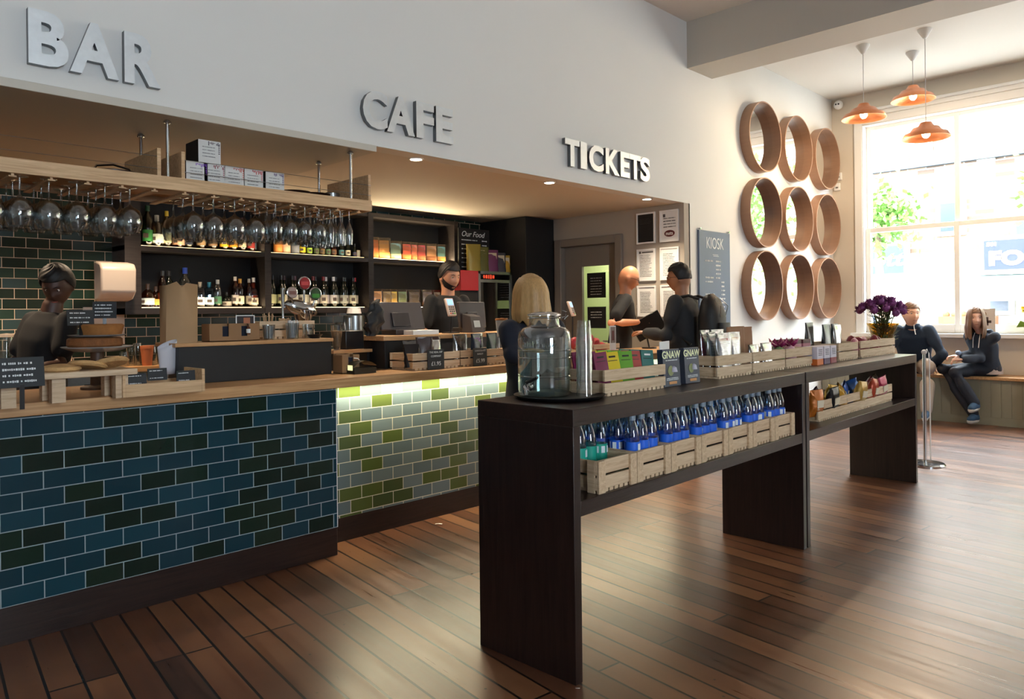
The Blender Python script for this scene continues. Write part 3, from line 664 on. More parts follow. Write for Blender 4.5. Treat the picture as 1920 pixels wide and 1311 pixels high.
# tea boxes
ub0, _ = su(1527, 670, .15)
for k, (bc, nm) in enumerate((('#d06a2c', 'orange'), ('#4c2a55', 'purple'), ('#8c2038', 'crimson'))):
    p, rz = onu(ub0+.045+k*.115, .15, ST+.0005); t = thing('tea_box', 'small white and %s carton standing between the crates' % nm, 'box', p, rz, 'small cartons between the crates')
    MB().box(0, .098, 0, .098, 0, .115, 0).box(-.0006, .0986, -.0006, .0986, 0, .038, 1).build('carton', [mat('lilac white card', '#cfc8d4', .5), mat(nm+' card', bc, .5)], t)
    M = MB(); rr = random.Random(k); F = Matrix.Translation((0, 0, 0))
    for j in range(4): marks(M, F, .02, .08, .095-j*.011, .006, 0, rr)
    M.build('lettering', mat('grey print', '#7b7b80'), t)
for k in range(2):
    p, rz = onu(ub0+.05+k*.15, .30, ST+.0005); t = tag(MB().box(0, .12, 0, .14, 0, .155).box(-.001, .121, -.001, .141, .10, .13, 1).build('carton', [mat('dark red carton', '#4c1c26', .5), mat('pink carton band', '#b06a78', .5)], bevel=.001), ('%s dark red carton behind the small tea cartons' % ('near', 'far')[k]), 'box'); t.location = p; t.rotation_euler = (0, 0, rz)
choc = mat('dark chocolate bag', '#231a17', .25, var=.6, vscale=50); 
P(cD[0]-.06, .20, .13, .25, choc, None, 'dark glossy chocolate bag, leftmost of the dark bags')
P(cD[0]+.09, .14, .15, .235, mat('navy black bag', '#15191f', .22), None, 'navy black glossy bag in the crate past the tea boxes')
P(cD[0]+.235, .12, .14, .23, cell, mat('blue label', '#5d7d96', .4), 'clear packet with a blue label in the crate past the tea boxes')
P(cD[0]+.33, .17, .13, .235, mat('teal black bag', '#21343c', .25), None, 'teal black bag at the far end of the dark bags')
rp = mat('dark red foil', '#7c2230', .35)
for k in range(6):
    p, rz = onu(cE[0]+.05+k*.095, .22+.07*(k % 2), ST+.014); o = MB().ball((0, 0, .07), (.055, .03, .075), 10, 6).build('foil_packet', rp if k % 3 else mat('pink foil', '#b8707a', .35)); o.location = p; o.rotation_euler = (0, .5*(k % 3-1), rz+k)
    tag(o, 'small %s foil packet, %s in the crate at the window end' % ('dark red' if k % 3 else 'pink', ord_[k]), 'packet', 'foil packets in the end crate')
# crisps on the lower shelf
crc = [('#b5651f', 'orange'), ('#5a1a2c', 'maroon'), ('#1b1b1e', 'black'), ('#c39a3a', 'gold'), ('#c28e2b', 'mustard'), ('#1f56a8', 'blue'), ('#b08a3c', 'tan'), ('#2b5ea6', 'royal blue'), ('#b3462a', 'rust'), ('#8e1f3b', 'crimson'), ('#a02346', 'raspberry'), ('#5a4a38', 'brown')]
for k, (c, nm) in enumerate(crc):
    u = cF[0]+.03+k*(cF[1]-cF[0]-.06)/11; p, rz = slot(u, .12+.06*(k % 2), SL+.03); w_, h_ = .125, .165
    def fn(a, b, k=k):
        q = 2*PI*a; z = h_*b; th = .032*math.sin(PI*min(.98, max(.02, b)))**.6; x = w_/2*(1-.1*math.sin(PI*b))*math.copysign(abs(math.cos(q))**.6, math.cos(q)); return Vector((x+.004*math.sin(14*b+3*a*6), th*math.sin(q)*(1+.15*math.sin(7*q+5*b)), z))
    o = MB().grid(fn, 20, 10, 0, True).box(-.03, .03, -.036, -.03, .06, .105, 1).build('crisp_packet', [mat('crisp foil '+nm, c, .28, .25), mat('crisp print', '#d9cdb4', .4)])
    o.location = p; o.rotation_euler = (random.uniform(-.3, .2), random.uniform(-.35, .35), rz+random.uniform(-.4, .4)); tag(o, '%s crisp packet in the long crate, %s from the near end' % (nm, (ord_+['ninth', 'tenth', 'eleventh', 'twelfth'])[k]), 'crisps', 'crisp packets in the long crate')
# flowers in a wrapped vase at the window end
fp = on_y(1655, 640, 2.19); fp.z = ST; t = thing('flower_vase', 'vase of purple chrysanthemums in yellow wrap at the window end of the unit', 'flowers', (fp.x, fp.y, ST+.001))
gl = mat('flower leaf', '#4c5a28', .6, var=.4); pur = mat('purple petals', '#85407c', .6, var=.35, vscale=40)
MB().lathe([(.05, 0), (.075, .02), (.085, .12), (.11, .20), (.125, .23), (.12, .23), (.08, .12), (.0, .02)], 20).build('wrapping', glass('yellow wrap', '#e6cf6a', .1, .3), t)
M = MB(); rr = random.Random(11)
for k in range(420):
    a = rr.uniform(0, 2*PI); r0 = rr.uniform(0, .10); z = rr.uniform(.08, .36); c = Vector((r0*math.cos(a), r0*math.sin(a), z)); d = Vector((math.cos(a)*.055, math.sin(a)*.055, rr.uniform(-.01, .05))); s_ = Vector((-math.sin(a), math.cos(a), 0))*.010
    M.add([c, c+d*.5+s_, c+d, c+d*.5-s_], [(0, 1, 2, 3)])
M.build('foliage', gl, t)
M = MB()
for k in range(14):
    a = k*2.4; r0 = .03+.009*k; M.tube([(.02*math.cos(a), .02*math.sin(a), .05), (r0*.6*math.cos(a), r0*.6*math.sin(a), .25), (r0*math.cos(a), r0*math.sin(a), .38)], .004, 5)
M.build('stems', gl, t)
for k in range(22):
    a = k*2.4; r0 = .040*math.sqrt(k)*1.05; c = Vector((r0*math.cos(a), r0*math.sin(a), .43-.35*r0*r0/.03*.25+rr.uniform(-.01, .01))); M = MB()
    for j in range(46):
        b = rr.uniform(0, 2*PI); e = rr.uniform(-.5, 1.4); d = Vector((math.cos(b)*math.cos(e), math.sin(b)*math.cos(e), math.sin(e)))*.055; s_ = d.cross(Vector((.3, .2, 1))).normalized()*.008
        M.add([c, c+d*.6+s_, c+d, c+d*.6-s_], [(0, 1, 2, 3)])
    M.ball(c, .032, 8, 6); M.build('flower_head', pur, t)
# queue post beyond the unit
q = on_z(1735, 872, 0); t = thing('queue_post', 'polished steel queue post with a white rope end beside the display unit', 'post', (q.x-.0, q.y, 0))
MB().lathe([(.155, 0), (.155, .012), (.145, .022), (.02, .03), (0, .03)], 36).build('base', chrome, t); MB().cyl((0, 0, .03), .014, .92, 20).build('post', chrome, t)
M = MB().ball((0, 0, .965), .022).tube([(0, 0, .97), (-.03, -.03, .99), (-.05, -.05, .96), (-.055, -.055, .88), (-.05, -.055, .3), (-.03, -.05, .05)], .005, 8); M.build('rope_hook', whitep, t)
# scraps of paper on the floor
for (px, py, lb) in ((822, 984, 'small scrap of white paper on the floorboards by the lit bar base'), (1083, 1292, 'tiny white scrap under the near corner of the display unit')):
    q = on_z(px, py, .004); M = MB().grid(lambda a, b: (.045*(a-.5), .012*(b-.5)+.012*(a-.5)**2*4, .006*math.sin(3*a)+.001), 8, 3); s_ = 1 if px < 900 else .35
    o = M.build('paper_scrap', white, solid=.0008); o.location = q; o.rotation_euler = (0, 0, -.9); o.scale = (s_,)*3; tag(o, lb, 'paper')
# ------------------------------------------------------------------ hanging glass rack
RZ = 2.015
t = thing('glass_rack', 'pale ash glass rack hung on chrome rods over the bar', 'rack', (-1.2, 4.05, RZ))
L = 2.80+1.2
MB().box(0, L, 0, .018, -.005, .065).box(0, L, .50, .518, -.005, .065).box(0, L, .01, .51, .03, .048).box(L-.018, L, .018, .50, -.005, .065).build('tray', oakl, t, bevel=.002)
for x in (1.46+1.2, 1.585+1.2, L-.02): MB().box(x, x+.02, .01, .51, .048, .235 if x > 3 else .21).build('divider', oakl, t, bevel=.002)
for x, y in ((1.525+1.2, .04), (2.66+1.2, .03), (1.53+1.2, .45), (2.68+1.2, .45)):
    M = MB().cyl((x, y, .048), .009, .325, 12); M.lathe([(.02, 0), (.02, .01), (.009, .02)], 14, (x, y, .355)); M.build('rod', chrome, t)
for z in (.10, .165): MB().tube([(0, -.002+.01, z), (1.46+1.2, .008, z)], .0018, 6).tube([(1.6+1.2, .008, z), (L, .008, z)], .0018, 6).build('rail_wire', steel, t)
for k in range(24):
    x = .28+k*.158
    if x < L-.05: MB().box(x-.006, x+.006, .02, .50, -.014, -.004).box(x-.016, x+.016, .02, .50, -.020, -.014).build('hanging_rail', oakl, t)
gstem = glass('stemware', '#e6eaeb', .20, .03)
def stemware(kind):
    if kind == 'balloon': pr_ = [(.037, 0), (.036, .003), (.006, .007), (.0042, .03), (.0045, .085), (.012, .098), (.045, .118), (.058, .15), (.061, .178), (.055, .21), (.045, .236), (.0438, .236), (.0535, .21), (.0595, .178), (.0565, .15), (.043, .120), (0, .103)]
    elif kind == 'wine': pr_ = [(.035, 0), (.034, .003), (.005, .007), (.004, .03), (.0042, .08), (.01, .092), (.034, .11), (.045, .14), (.046, .16), (.041, .19), (.035, .212), (.034, .212), (.0398, .19), (.0445, .16), (.033, .112), (0, .096)]
    else: pr_ = [(.028, 0), (.027, .003), (.005, .007), (.004, .03), (.0042, .075), (.012, .095), (.023, .125), (.026, .16), (.024, .195), (.021, .22), (.02, .22), (.0245, .16), (.022, .127), (0, .10)]
    return MB().lathe(pr_, 20, cap=False).build({'balloon': 'balloon_glass', 'wine': 'wine_glass', 'flute': 'champagne_flute'}[kind], gstem)
protos = {}
def hang(kind, px, py, n, dy, desc, col):
    q = on_y(px, py, 4.12)
    for j in range(n):
        new = kind not in protos
        if new: protos[kind] = stemware(kind)
        o = protos[kind] if new else protos[kind].copy()
        if not new: COL.objects.link(o)
        o.location = (q.x+random.uniform(-.002, .002), 4.12+j*dy, RZ-.006); o.rotation_euler = (PI, 0, random.uniform(0, 6))
        tag(o, '%s, %s, %s from the front' % (desc, col, ord_[j]), 'glass', {'balloon': 'balloon glasses on the rack', 'wine': 'wine glasses on the rack', 'flute': 'champagne flutes on the rack'}[kind])
for k, px in enumerate((-18, 37, 92, 145, 197, 243)): hang('balloon', px, 395, 3, .138, 'large upturned balloon glass', 'left group, %s rail' % ord_[k])
for k, px in enumerate((362, 400, 440, 479)): hang('balloon', px, 415, 3, .138, 'upturned balloon glass', 'middle group, %s rail' % ord_[k])
for k, px in enumerate((517, 545, 572, 598)): hang('wine', px, 420, 4, .105, 'upturned wine glass', 'right group, %s rail' % ord_[k])
for k, px in enumerate((620, 638, 655)): hang('flute', px, 430, 5, .08, 'upturned champagne flute', '%s rail at the rack end' % ('third', 'second', 'last')[k])
# things stored on the rack
bt = mat('tea box card', '#d2d3d1', .6)
def teabox(px, py, tint, lb, z=RZ+.048, y=4.09, s=.118, h=.125):
    q = on_y(px, py, y); t = thing('catering_box', lb, 'box', (q.x, y, z), 0, 'white printed cartons on the rack')
    MB().box(0, s, 0, .17, 0, h, 0).box(-.0005, 0, 0, .17, 0, h, 1).build('carton', [bt, blkm], t, bevel=.001)
    M = MB(); rr = random.Random(int(px)); F = Matrix.Translation((0, 0, 0)); 
    for k in range(9): M.box(s*.45+k*s*.06, s*.48+k*s*.06, -.0012, 0, h*.84+rr.uniform(-.01, .01), h*.9+rr.uniform(0, .008), 0)
    for k in range(5): M.box(s*.9, s*.96, -.0012, 0, h*(.8-k*.09), h*(.84-k*.09), 0)
    M.build('pattern', mat('print '+tint, tint, .6), t)
    M = MB()
    for k in range(4): marks(M, F, s*.18, s*.75, h*(.7-k*.14), .005, 0, rr)
    M.build('lettering', mat('grey print', '#7b7b80'), t)
tb = [(349, '#8a55c8', 'with a violet pattern, leftmost on the rack'), (383, '#8c2b38', 'with a dark red pattern under the upper carton'), (421, '#d0604e', 'with a coral pattern in the row on the rack'), (457, '#c03a3a', 'with a red pattern in the row on the rack'), (498, '#5a4a78', 'with an indigo pattern, rightmost on the rack')]
for px, c, d in tb: teabox(px, 320, c, 'white tea carton '+d)
teabox(372, 290, '#3a3340', 'white tea carton stacked on top of the row on the rack', RZ+.048+.126, s=.125)
for px, lb in ((553, 'shallow dark bowl beside the cartons on the rack'), (590, 'shallow dark bowl near the rod at the end of the rack')):
    q = on_y(px, 350, 4.25); o = MB().lathe([(.05, 0), (.08, .025), (.10, .05), (.098, .05), (.075, .025), (0, .006)], 28).build('bowl', mat('dark walnut bowl', '#2c1a14', .35)); o.location = (q.x, 4.25, RZ+.0485); tag(o, lb, 'bowl')
q = on_y(618, 340, 4.45); o = MB().lathe([(.045, 0), (.05, .005), (.05, .10), (.045, .105), (0, .105)], 24).build('tin', steel); o.location = (q.x, 4.42, RZ+.0485); tag(o, 'small silver tin near the back rod of the rack', 'tin')
q = on_y(212, 320, 4.3); t = thing('kettle', 'dark pan with a pale curved handle on the rack', 'pan', (q.x, 4.3, RZ+.0485)); MB().lathe([(.12, 0), (.13, .01), (.13, .045), (.126, .045), (.12, .008), (0, .008)], 28).build('bowl', mat('dark walnut bowl', '#2c1a14', .35), t)
MB().tube([(-.10, 0, .045), (-.08, 0, .075), (0, 0, .09), (.08, 0, .075), (.10, 0, .045)], .006, 8).build('handle', chrome, t)

# ------------------------------------------------------------------ bottles on the back shelves
glassc = {'g': ggreen, 'd': gdark, 'a': gamber, 'r': gred, 'y': gyel, 'b': gblue, 'c': glass('clear spirit', '#d6dcdc', .2)}
gname = dict(g='green', d='dark', a='amber', r='red', y='yellow', b='pale blue', c='clear')
shapes = {
 'spirit': ([(.034, 0), (.037, .004), (.037, .17), (.034, .19), (.016, .215), (.0135, .23), (.0135, .265)], 0),
 'tall': ([(.033, 0), (.036, .004), (.036, .20), (.028, .225), (.0135, .25), (.013, .30)], 0),
 'square': ([(.036, 0), (.038, .004), (.038, .15), (.033, .168), (.014, .18), (.013, .215)], 5),
 'squat': ([(.05, 0), (.056, .006), (.058, .07), (.052, .11), (.03, .14), (.014, .15), (.013, .19)], 0),
 'wine': ([(.034, 0), (.0365, .004), (.0365, .17), (.030, .20), (.0145, .228), (.0135, .30)], 0),
 'small': ([(.024, 0), (.026, .003), (.026, .10), (.020, .125), (.011, .145), (.011, .175)], 0),
 'can': ([(.028, 0), (.031, .004), (.031, .105), (.028, .112), (.0, .112)], 0)}
bproto = {}
def bottle(kind, g, labc, capc, loc, lb, group, fill=None, s=1.):
    key = (kind, g)
    prof, sq = shapes[kind]; h = prof[-1][1]; r = max(p[0] for p in prof)
    if key not in bproto:
        t = thing('bottle', lb, 'bottle', loc, 0, group)
        M = MB().lathe(prof, 16 if not sq else 24, sq=sq); M.build('glass_body' if kind != 'can' else 'can_body', glassc[g], t)
        if kind != 'can':
            M = MB().lathe([(r*1.012, h*.14), (r*1.012, h*.42)], 16 if not sq else 24, sq=sq, cap=False); M.box(-r*.5, r*.5, -r*1.03-.001, -r*1.0, h*.22, h*.33, 1)
            M.build('label', [mat('bottle label '+labc, labc, .6), mat('label ink', '#4a3f3a', .7)], t)
            M = MB().lathe([(prof[-1][0]*1.18, h-.035), (prof[-1][0]*1.18, h+.006), (0, h+.006)], 12); M.build('cap', mat('cap '+capc, capc, .4), t)
        else:
            M = MB().lathe([(r*1.01, h*.1), (r*1.01, h*.9)], 16, cap=False); M.build('label', mat('bottle label '+labc, labc, .5), t)
        bproto[key] = t; o = t
    else:
        o = dup(bproto[key], loc, random.uniform(-.6, .6), lb, group, swap={'label': [mat('bottle label '+labc, labc, .6)], 'cap': [mat('cap '+capc, capc, .4)]})
    o.scale = (s, s, s); o.rotation_euler = (0, 0, random.uniform(-.5, .5)-.7)
    return o
def shelfrow(items, z, y, row, grp, x0=None):
    for k, (px, kind, g, lc, cc, nm, s) in enumerate(items):
        x = on_y(px, 450, y).x; x = min(x, 3.095) if px < 500 else min(max(x, 3.245), 4.20); bottle(kind, g, lc, cc, (x, y, z), '%s, %s, %s from its left' % (nm, row, ordn(k)), grp, s=s)
def ordn(k):
    w_ = ord_+['ninth', 'tenth', 'eleventh', 'twelfth', 'thirteenth', 'fourteenth', 'fifteenth', 'sixteenth', 'seventeenth', 'eighteenth', 'nineteenth', 'twentieth', 'twenty-first', 'twenty-second', 'twenty-third', 'twenty-fourth']
    return w_[k]
up = [(277, 'tall', 'g', '#2e7a3a', '#1d4f28', 'green glass bottle', 1.1), (294, 'square', 'c', '#cfd8d2', '#b9bcb8', 'clear square bottle with a pale label', 1.2), (313, 'tall', 'y', '#c9c6a0', '#c8b030', 'yellow tinted bottle', 1.0), (335, 'square', 'a', '#c99a80', '#3a2018', 'amber bottle with a pink label', 1.0), (353, 'spirit', 'd', '#1c2338', '#111', 'near black bottle', 1.), (377, 'spirit', 'a', '#8d7352', '#2b1a12', 'brown bottle with a tan label', 1.), (399, 'spirit', 'a', '#7b6048', '#2b1a12', 'brown bottle with a faded label', 1.), (420, 'spirit', 'y', '#d8a81e', '#7a3a10', 'yellow labelled bottle', 1.), (437, 'spirit', 'a', '#d08a20', '#402010', 'orange labelled bottle', 1.), (454, 'tall', 'r', '#b9a890', '#300', 'dark red bottle with a cream label', 1.), (471, 'spirit', 'r', '#8a2824', '#2a0c0a', 'red bottle', 1.), (489, 'small', 'd', '#4d5a66', '#222', 'small dark bottle', 1.2)]
shelfrow(up, 1.9055, 6.33, 'upper shelf left bay', 'spirit bottles on the upper shelf')
up2 = [(521, 'can', 'c', '#e8944a', '#eee', 'orange carton-like can', 1.3), (536, 'can', 'c', '#d8b898', '#eee', 'peach can', 1.3), (553, 'can', 'c', '#7a7f88', '#eee', 'grey can', 1.3), (567, 'small', 'y', '#e0c828', '#e8d020', 'small yellow bottle', 1.1), (580, 'small', 'g', '#9ac040', '#7aa030', 'small lime bottle', 1.), (593, 'small', 'g', '#56663a', '#222', 'small green bottle', 1.), (604, 'small', 'a', '#6f5a3a', '#222', 'small brown bottle', 1.), (615, 'small', 'g', '#4e6a4a', '#222', 'small green bottle with a dull label', 1.), (626, 'small', 'a', '#6a4a32', '#222', 'small amber bottle', 1.), (640, 'small', 'd', '#4a7a80', '#222', 'small dark bottle with a teal label', 1.), (652, 'small', 'd', '#c8c0a8', '#222', 'small dark bottle with a cream label', 1.), (665, 'small', 'd', '#3a3a5a', '#222', 'small dark bottle with a violet label', .8), (676, 'can', 'b', '#5a98a8', '#eee', 'small blue can', .8), (687, 'can', 'a', '#b8895a', '#eee', 'small copper can', .8)]
shelfrow(up2, 1.9055, 6.33, 'upper shelf middle bay', 'small bottles and cans on the upper shelf')
lo = [(276, 'squat', 'a', '#a8b0b4', '#3a2a20', 'squat amber bottle with a silver label', 1.0), (291, 'squat', 'a', '#b08030', '#3a2a20', 'squat amber bottle', .9), (304, 'tall', 'a', '#c07a20', '#202020', 'tall amber bottle', 1.), (316, 'tall', 'd', '#2a3a2a', '#202020', 'tall dark green bottle', 1.), (346, 'spirit', 'c', '#b8c4d8', '#2a4ab0', 'clear bottle with a royal blue cap', 1.25), (374, 'square', 'c', '#d8dcdc', '#c8b8a8', 'clear bottle with a white label', 1.), (391, 'square', 'b', '#b8dce4', '#3a8aa0', 'pale blue square bottle', 1.), (407, 'spirit', 'c', '#3c6a50', '#c8c8c8', 'clear bottle with a green label', .9), (424, 'squat', 'd', '#8a8278', '#222', 'dark squat bottle with a diamond label', .7), (440, 'tall', 'a', '#b0a8a0', '#e0d8d0', 'amber bottle with a white cap', .9), (449, 'spirit', 'a', '#c0c0a8', '#caa040', 'amber bottle with a cream label', .95), (466, 'tall', 'a', '#8f8678', '#b8b8b0', 'amber bottle with a grey label', .85), (478, 'spirit', 'a', '#b0a090', '#e8e4e0', 'amber bottle with a white stopper', 1.), (490, 'square', 'a', '#c8b8a0', '#c04030', 'amber square bottle with a red edge', 1.)]
shelfrow(lo, 1.4105, 6.33, 'lower shelf left bay', 'spirit bottles on the lower shelf')
wl = ['#a8aa80', '#a8aa80', '#a8a880', '#c8c0b0', '#9c9a90', '#c8c8c0', '#b8b6a8', '#aaa898', '#d8d0c8', '#a8a49c', '#b8b0a0', '#c0b8b8', '#c8c4c0', '#a8a8a0', '#989a90', '#b4b0a8', '#c0bca8', '#b8b0a0']
wc = ['#141416', '#141416', '#141416', '#301418', '#141416', '#503038', '#141416', '#202022', '#5a1a1c', '#161616', '#6a1c20', '#d0d0d0', '#c8c8cc', '#181818', '#181818', '#181818', '#101010', '#b02428']
for k in range(18):
    px = 513+k*(685-513)/17; y = 6.32+.05*(k % 2); x = 3.25+k*.055
    bottle('wine', 'd', wl[k], wc[k], (x, y, 1.4105), 'wine bottle with a %s capsule, lower shelf middle bay, %s from its left' % ('red' if wc[k] in ('#b02428', '#6a1c20', '#5a1a1c') else 'white' if wc[k][1] in 'cd' else 'dark', ordn(k)), 'wine bottles on the lower shelf', s=.98)
# bags of nuts and dried fruit on the lit upper shelf, jars-like bags below
pc = glass('packet film', '#e6dcc8', .2, .15)
bags = [(703, .09, '#c87850', '#b86a40'), (718, .17, '#a98458', '#c8a070'), (741, .15, '#5a7c88', '#d8c8a8'), (762, .12, '#b0524a', '#c8744a'), (775, .10, '#b86860', '#b06040'), (789, .13, '#8a3a48', '#7a4a38'), (808, .15, '#8a6a58', '#5e3a28'), (827, .12, '#4a7a90', '#a86a3c')]
def pouch2(px, w_, lc, cc, z, y, h, lb, grp):
    x = on_y(px, 470, y).x; return pouch(w_, h, pc, mat('bag label '+lc, lc, .6), lb, (x, y, z), -.35, contents=mat('bag filling '+cc, cc, .8, var=.4, vscale=60), d=.03, group=grp, lines=2)
for k, (px, w_, lc, cc) in enumerate(bags): pouch2(px, w_, lc, cc, 1.9065, 6.30, .20 if k > 1 else .225, 'clear snack bag on the brightly lit upper shelf, %s from its left' % ordn(k), 'snack bags on the lit shelf')
for k, (px, w_, lc, cc) in enumerate([(706, .12, '#c89868', '#c88850'), (724, .11, '#8a7a58', '#6a5030'), (737, .09, '#c0a850', '#a88a50'), (753, .12, '#6a8068', '#4a4a40'), (775, .15, '#4a4240', '#4a3028'), (800, .14, '#5a5258', '#4a3430'), (818, .1, '#6a6258', '#58402c')]):
    pouch2(px, w_, lc, cc, 1.4115, 6.30, .19, 'clear snack bag on the lower shelf behind the barman, %s from its left' % ordn(k), 'snack bags on the lower right shelf')

# ------------------------------------------------------------------ chalk menu, popcorn cabinet and crisp bags at the right of the shelves
a = on_y(860, 430, 6.14); b = on_y(918, 505, 6.14)
t = thing('chalkboard_menu', 'black chalk menu board hanging right of the back shelves', 'menu board', (a.x, 6.14, b.z-.1)); W_, H_ = b.x-a.x, a.z-b.z+.12
MB().box(0, W_, 0, .02, 0, H_).build('board', blkm, t)
text('Our Food', .085, chalk, t, Matrix.Translation((W_*.45, -.001, H_*.88)), 'heading', .0005, shear=.3)
M = MB(); rr = random.Random(9)
for k in range(9): marks(M, Matrix(), .04, W_*.6, H_*.76-k*.05, .016, 0, rr); marks(M, Matrix(), W_*.75, W_*.92, H_*.76-k*.05, .016, 0, rr)
M.build('lettering', chalk, t)
P0 = on_y(866, 590, 5.86); P1 = on_y(962, 590, 5.86); zt = on_y(900, 508, 5.86).z
t = thing('popcorn_cabinet', 'red and silver glass-fronted popcorn cabinet on the back counter', 'cabinet', (P0.x, 5.87, .97)); W_ = P1.x-P0.x; H_ = zt-.97
redm = mat('cabinet red', '#8e1d24', .35); M = MB().box(0, W_*.33, 0, .31, H_*.74, H_).build('canopy', redm, t, bevel=.004)
M = MB().box(W_*.33, W_, 0, .31, H_-.03, H_).box(W_*.33, W_, 0, .31, 0, .04).box(W_*.33, W_*.37, 0, .02, 0, H_).box(W_-.03, W_, 0, .02, 0, H_).box(W_*.33, W_, -.001, .02, H_-.12, H_-.09); M.build('frame', steel, t)
MB().box(0, W_*.33, .02, .31, 0, H_*.74).box(W_*.37, W_-.03, .28, .31, .04, H_-.03).build('interior', blkm, t); MB().box(W_*.37, W_-.03, .008, .012, .04, H_-.12).build('pane', gclear, t)
M = MB(); marks(M, Matrix.Translation((0, -.002, 0)), W_*.42, W_*.64, H_-.06, .05, 0, random.Random(3)); M.build('lettering', mat('red sign', '#c04028', .5, emit='#c04028', es=.6), t)
for k, (px, w_, c) in enumerate([(888, .17, '#8a7a30'), (903, .17, '#5a5a28'), (921, .17, '#6a3058'), (936, .16, '#3a3a44'), (948, .11, '#b08a28')]):
    x = on_y(px, 490, 6.0).x; pouch(w_, .30-.025*k, mat('snack bag film '+c, c, .35, .2), mat('bag label '+('#c8b898'), '#c8b898', .6), '%s snack bag standing on the popcorn cabinet, %s from the left' % (('mustard', 'olive', 'purple', 'charcoal', 'gold')[k], ord_[k]), (x, 6.0, .97+H_+.001), -.4, d=.04, group='snack bags on the cabinet', lines=3)

# ------------------------------------------------------------------ things on the worktop, from the left
WT = .9855
def wt(px, py, z=WT): return on_z(px, py, z)
def on_top(px, py): q = wt(px, py); return Vector((q.x, q.y, WT))
# cookie board on square legs with three cookies
q0, q1 = on_top(112, 757), on_top(222, 746); t = thing('serving_board', 'raised wooden board carrying three cookies at the left of the bar', 'board', (q0.x-.06, q0.y+.02, WT)); W_ = .36
for x in (.04, .28): MB().box(x, x+.05, .01, .06, 0, .10).build('leg', pine, t); MB().box(x, x+.05, .16, .21, 0, .10).build('leg', pine, t)
MB().box(0, W_, -.02, .24, .10, .125).build('board', pine, t, bevel=.003)
ck = mat('cookie', '#c49c68', .85, var=.25, vscale=45, bump=.8); bp_ = Vector(t.location)
for k, (x, z, tl) in enumerate(((.09, .13, .0), (.19, .137, .22), (.28, .142, .32))):
    o = MB().lathe([(0, 0), (.06, .001), (.068, .008), (.060, .018), (.03, .024), (0, .025)], 22).build('cookie', ck); o.scale = (1.15, 1.15, 1.15); o.location = bp_+Vector((x, .08, z-.003 if k else .1262)); o.rotation_euler = (.05, tl, k); tag(o, 'golden oat cookie on the raised board, %s' % ('flat at the left', 'overlapping in the middle', 'leaning at the right')[k], 'cookie', 'cookies on the board')
# second wooden stand cut by the frame
q = on_top(2, 770); t = thing('serving_board', 'raised wooden board at the left edge behind the chalk sign', 'board', (q.x-.35, q.y+.03, WT))
for x in (.06, .36): MB().box(x, x+.05, .02, .07, 0, .09).build('leg', pine, t); MB().box(x, x+.05, .16, .21, 0, .09).build('leg', pine, t)
MB().box(0, .45, 0, .25, .09, .115).build('board', pine, t, bevel=.003)
def chalk_tag(px, py, w_, h_, lb, rz=0., tilt=-.15, lines=3, post=0, z=None, y=None, words=None, at_=None):
    q = at_ if at_ is not None else (on_y(px, py, y) if y else on_top(px, py)); zz = z if z is not None else q.z
    t = thing('price_card', lb, 'sign', (q.x, q.y, zz), rz); T = Matrix.Translation((0, 0, post)) @ Matrix.Rotation(tilt, 4, 'X')
    MB().box(-w_/2, w_/2, 0, .004, 0, h_, 0, T).build('board', slate, t, bevel=.001)
    rr = random.Random(int(px)); M = MB()
    if words:
        for i, (s_, sz, zf) in enumerate(words): text(s_, sz, chalk, t, T @ Matrix.Translation((0, -.0008, h_*zf)), 'lettering', .0003)
    else:
        for k in range(lines): marks(M, T, -w_*.4, w_*.4-rr.uniform(0, w_*.25), h_*(.8-k*.6/max(1, lines-1)), h_*.09, 0, rr, -.0008)
        M.build('lettering', chalk, t)
    if post: MB().box(-.008, .008, .0, .004, 0, post+.01).build('stake', blk, t)
    else: MB().box(-w_*.2, w_*.2, .004, .06 if w_ > .1 else .01, 0, .006).build('foot', blk, t)
    return t
chalk_tag(42, 768, .155, .115, 'black chalkboard sign with four white lines at the left end of the bar', .05, -.12, 4, .085)
# cake stand: foot, plate, lower cake, upper plate, upper cake
q = wt(183, 735, WT); q = on_y(183, 700, 4.0); base = Vector((q.x, 4.0, WT))
porc = mat('grey porcelain', '#8f9499', .25)
t = thing('cake_stand', 'wooden-footed cake stand with a wide grey porcelain plate', 'cake stand', base)
MB().lathe([(.075, 0), (.075, .012), (.032, .02), (.030, .11), (.030, .18)], 24).build('pedestal', mat('dark wooden foot', '#4a3322', .5), t)
MB().lathe([(.03, .18), (.10, .185), (.155, .205), (.157, .209), (.12, .20), (0, .194)], 36).build('plate', porc, t)
cake = mat('sponge cake', '#96622f', .8, var=.4, vscale=30, bump=.6); cake2 = mat('fruit cake crust', '#7a4a22', .8, var=.5, vscale=35, bump=.7)
o = MB().lathe([(0, 0), (.115, 0), (.122, .008), (.120, .038), (.11, .045), (0, .045)], 36).build('cake', cake2); o.location = base+Vector((-.01, 0, .2075)); tag(o, 'round brown cake on the lower plate of the cake stand', 'cake')
o = MB().lathe([(0, 0), (.05, .0), (.12, .006), (.128, .012), (.05, .006), (0, .006)], 36).build('plate', porc); o.location = base+Vector((0, 0, .2535)); tag(o, 'small grey plate between the two cakes', 'plate')
o = MB().lathe([(0, 0), (.088, 0), (.096, .03), (.10, .045), (.09, .052), (0, .048)], 36).build('cake', cake); o.location = base+Vector((.02, 0, .266)); tag(o, 'golden cake with a crinkled top on the upper plate', 'cake')
chalk_tag(192, 0, .105, .085, 'tilted black chalk card stuck in the top of the upper cake', -.25, .25, 4, .045, at_=base+Vector((.04, .02, .30)))
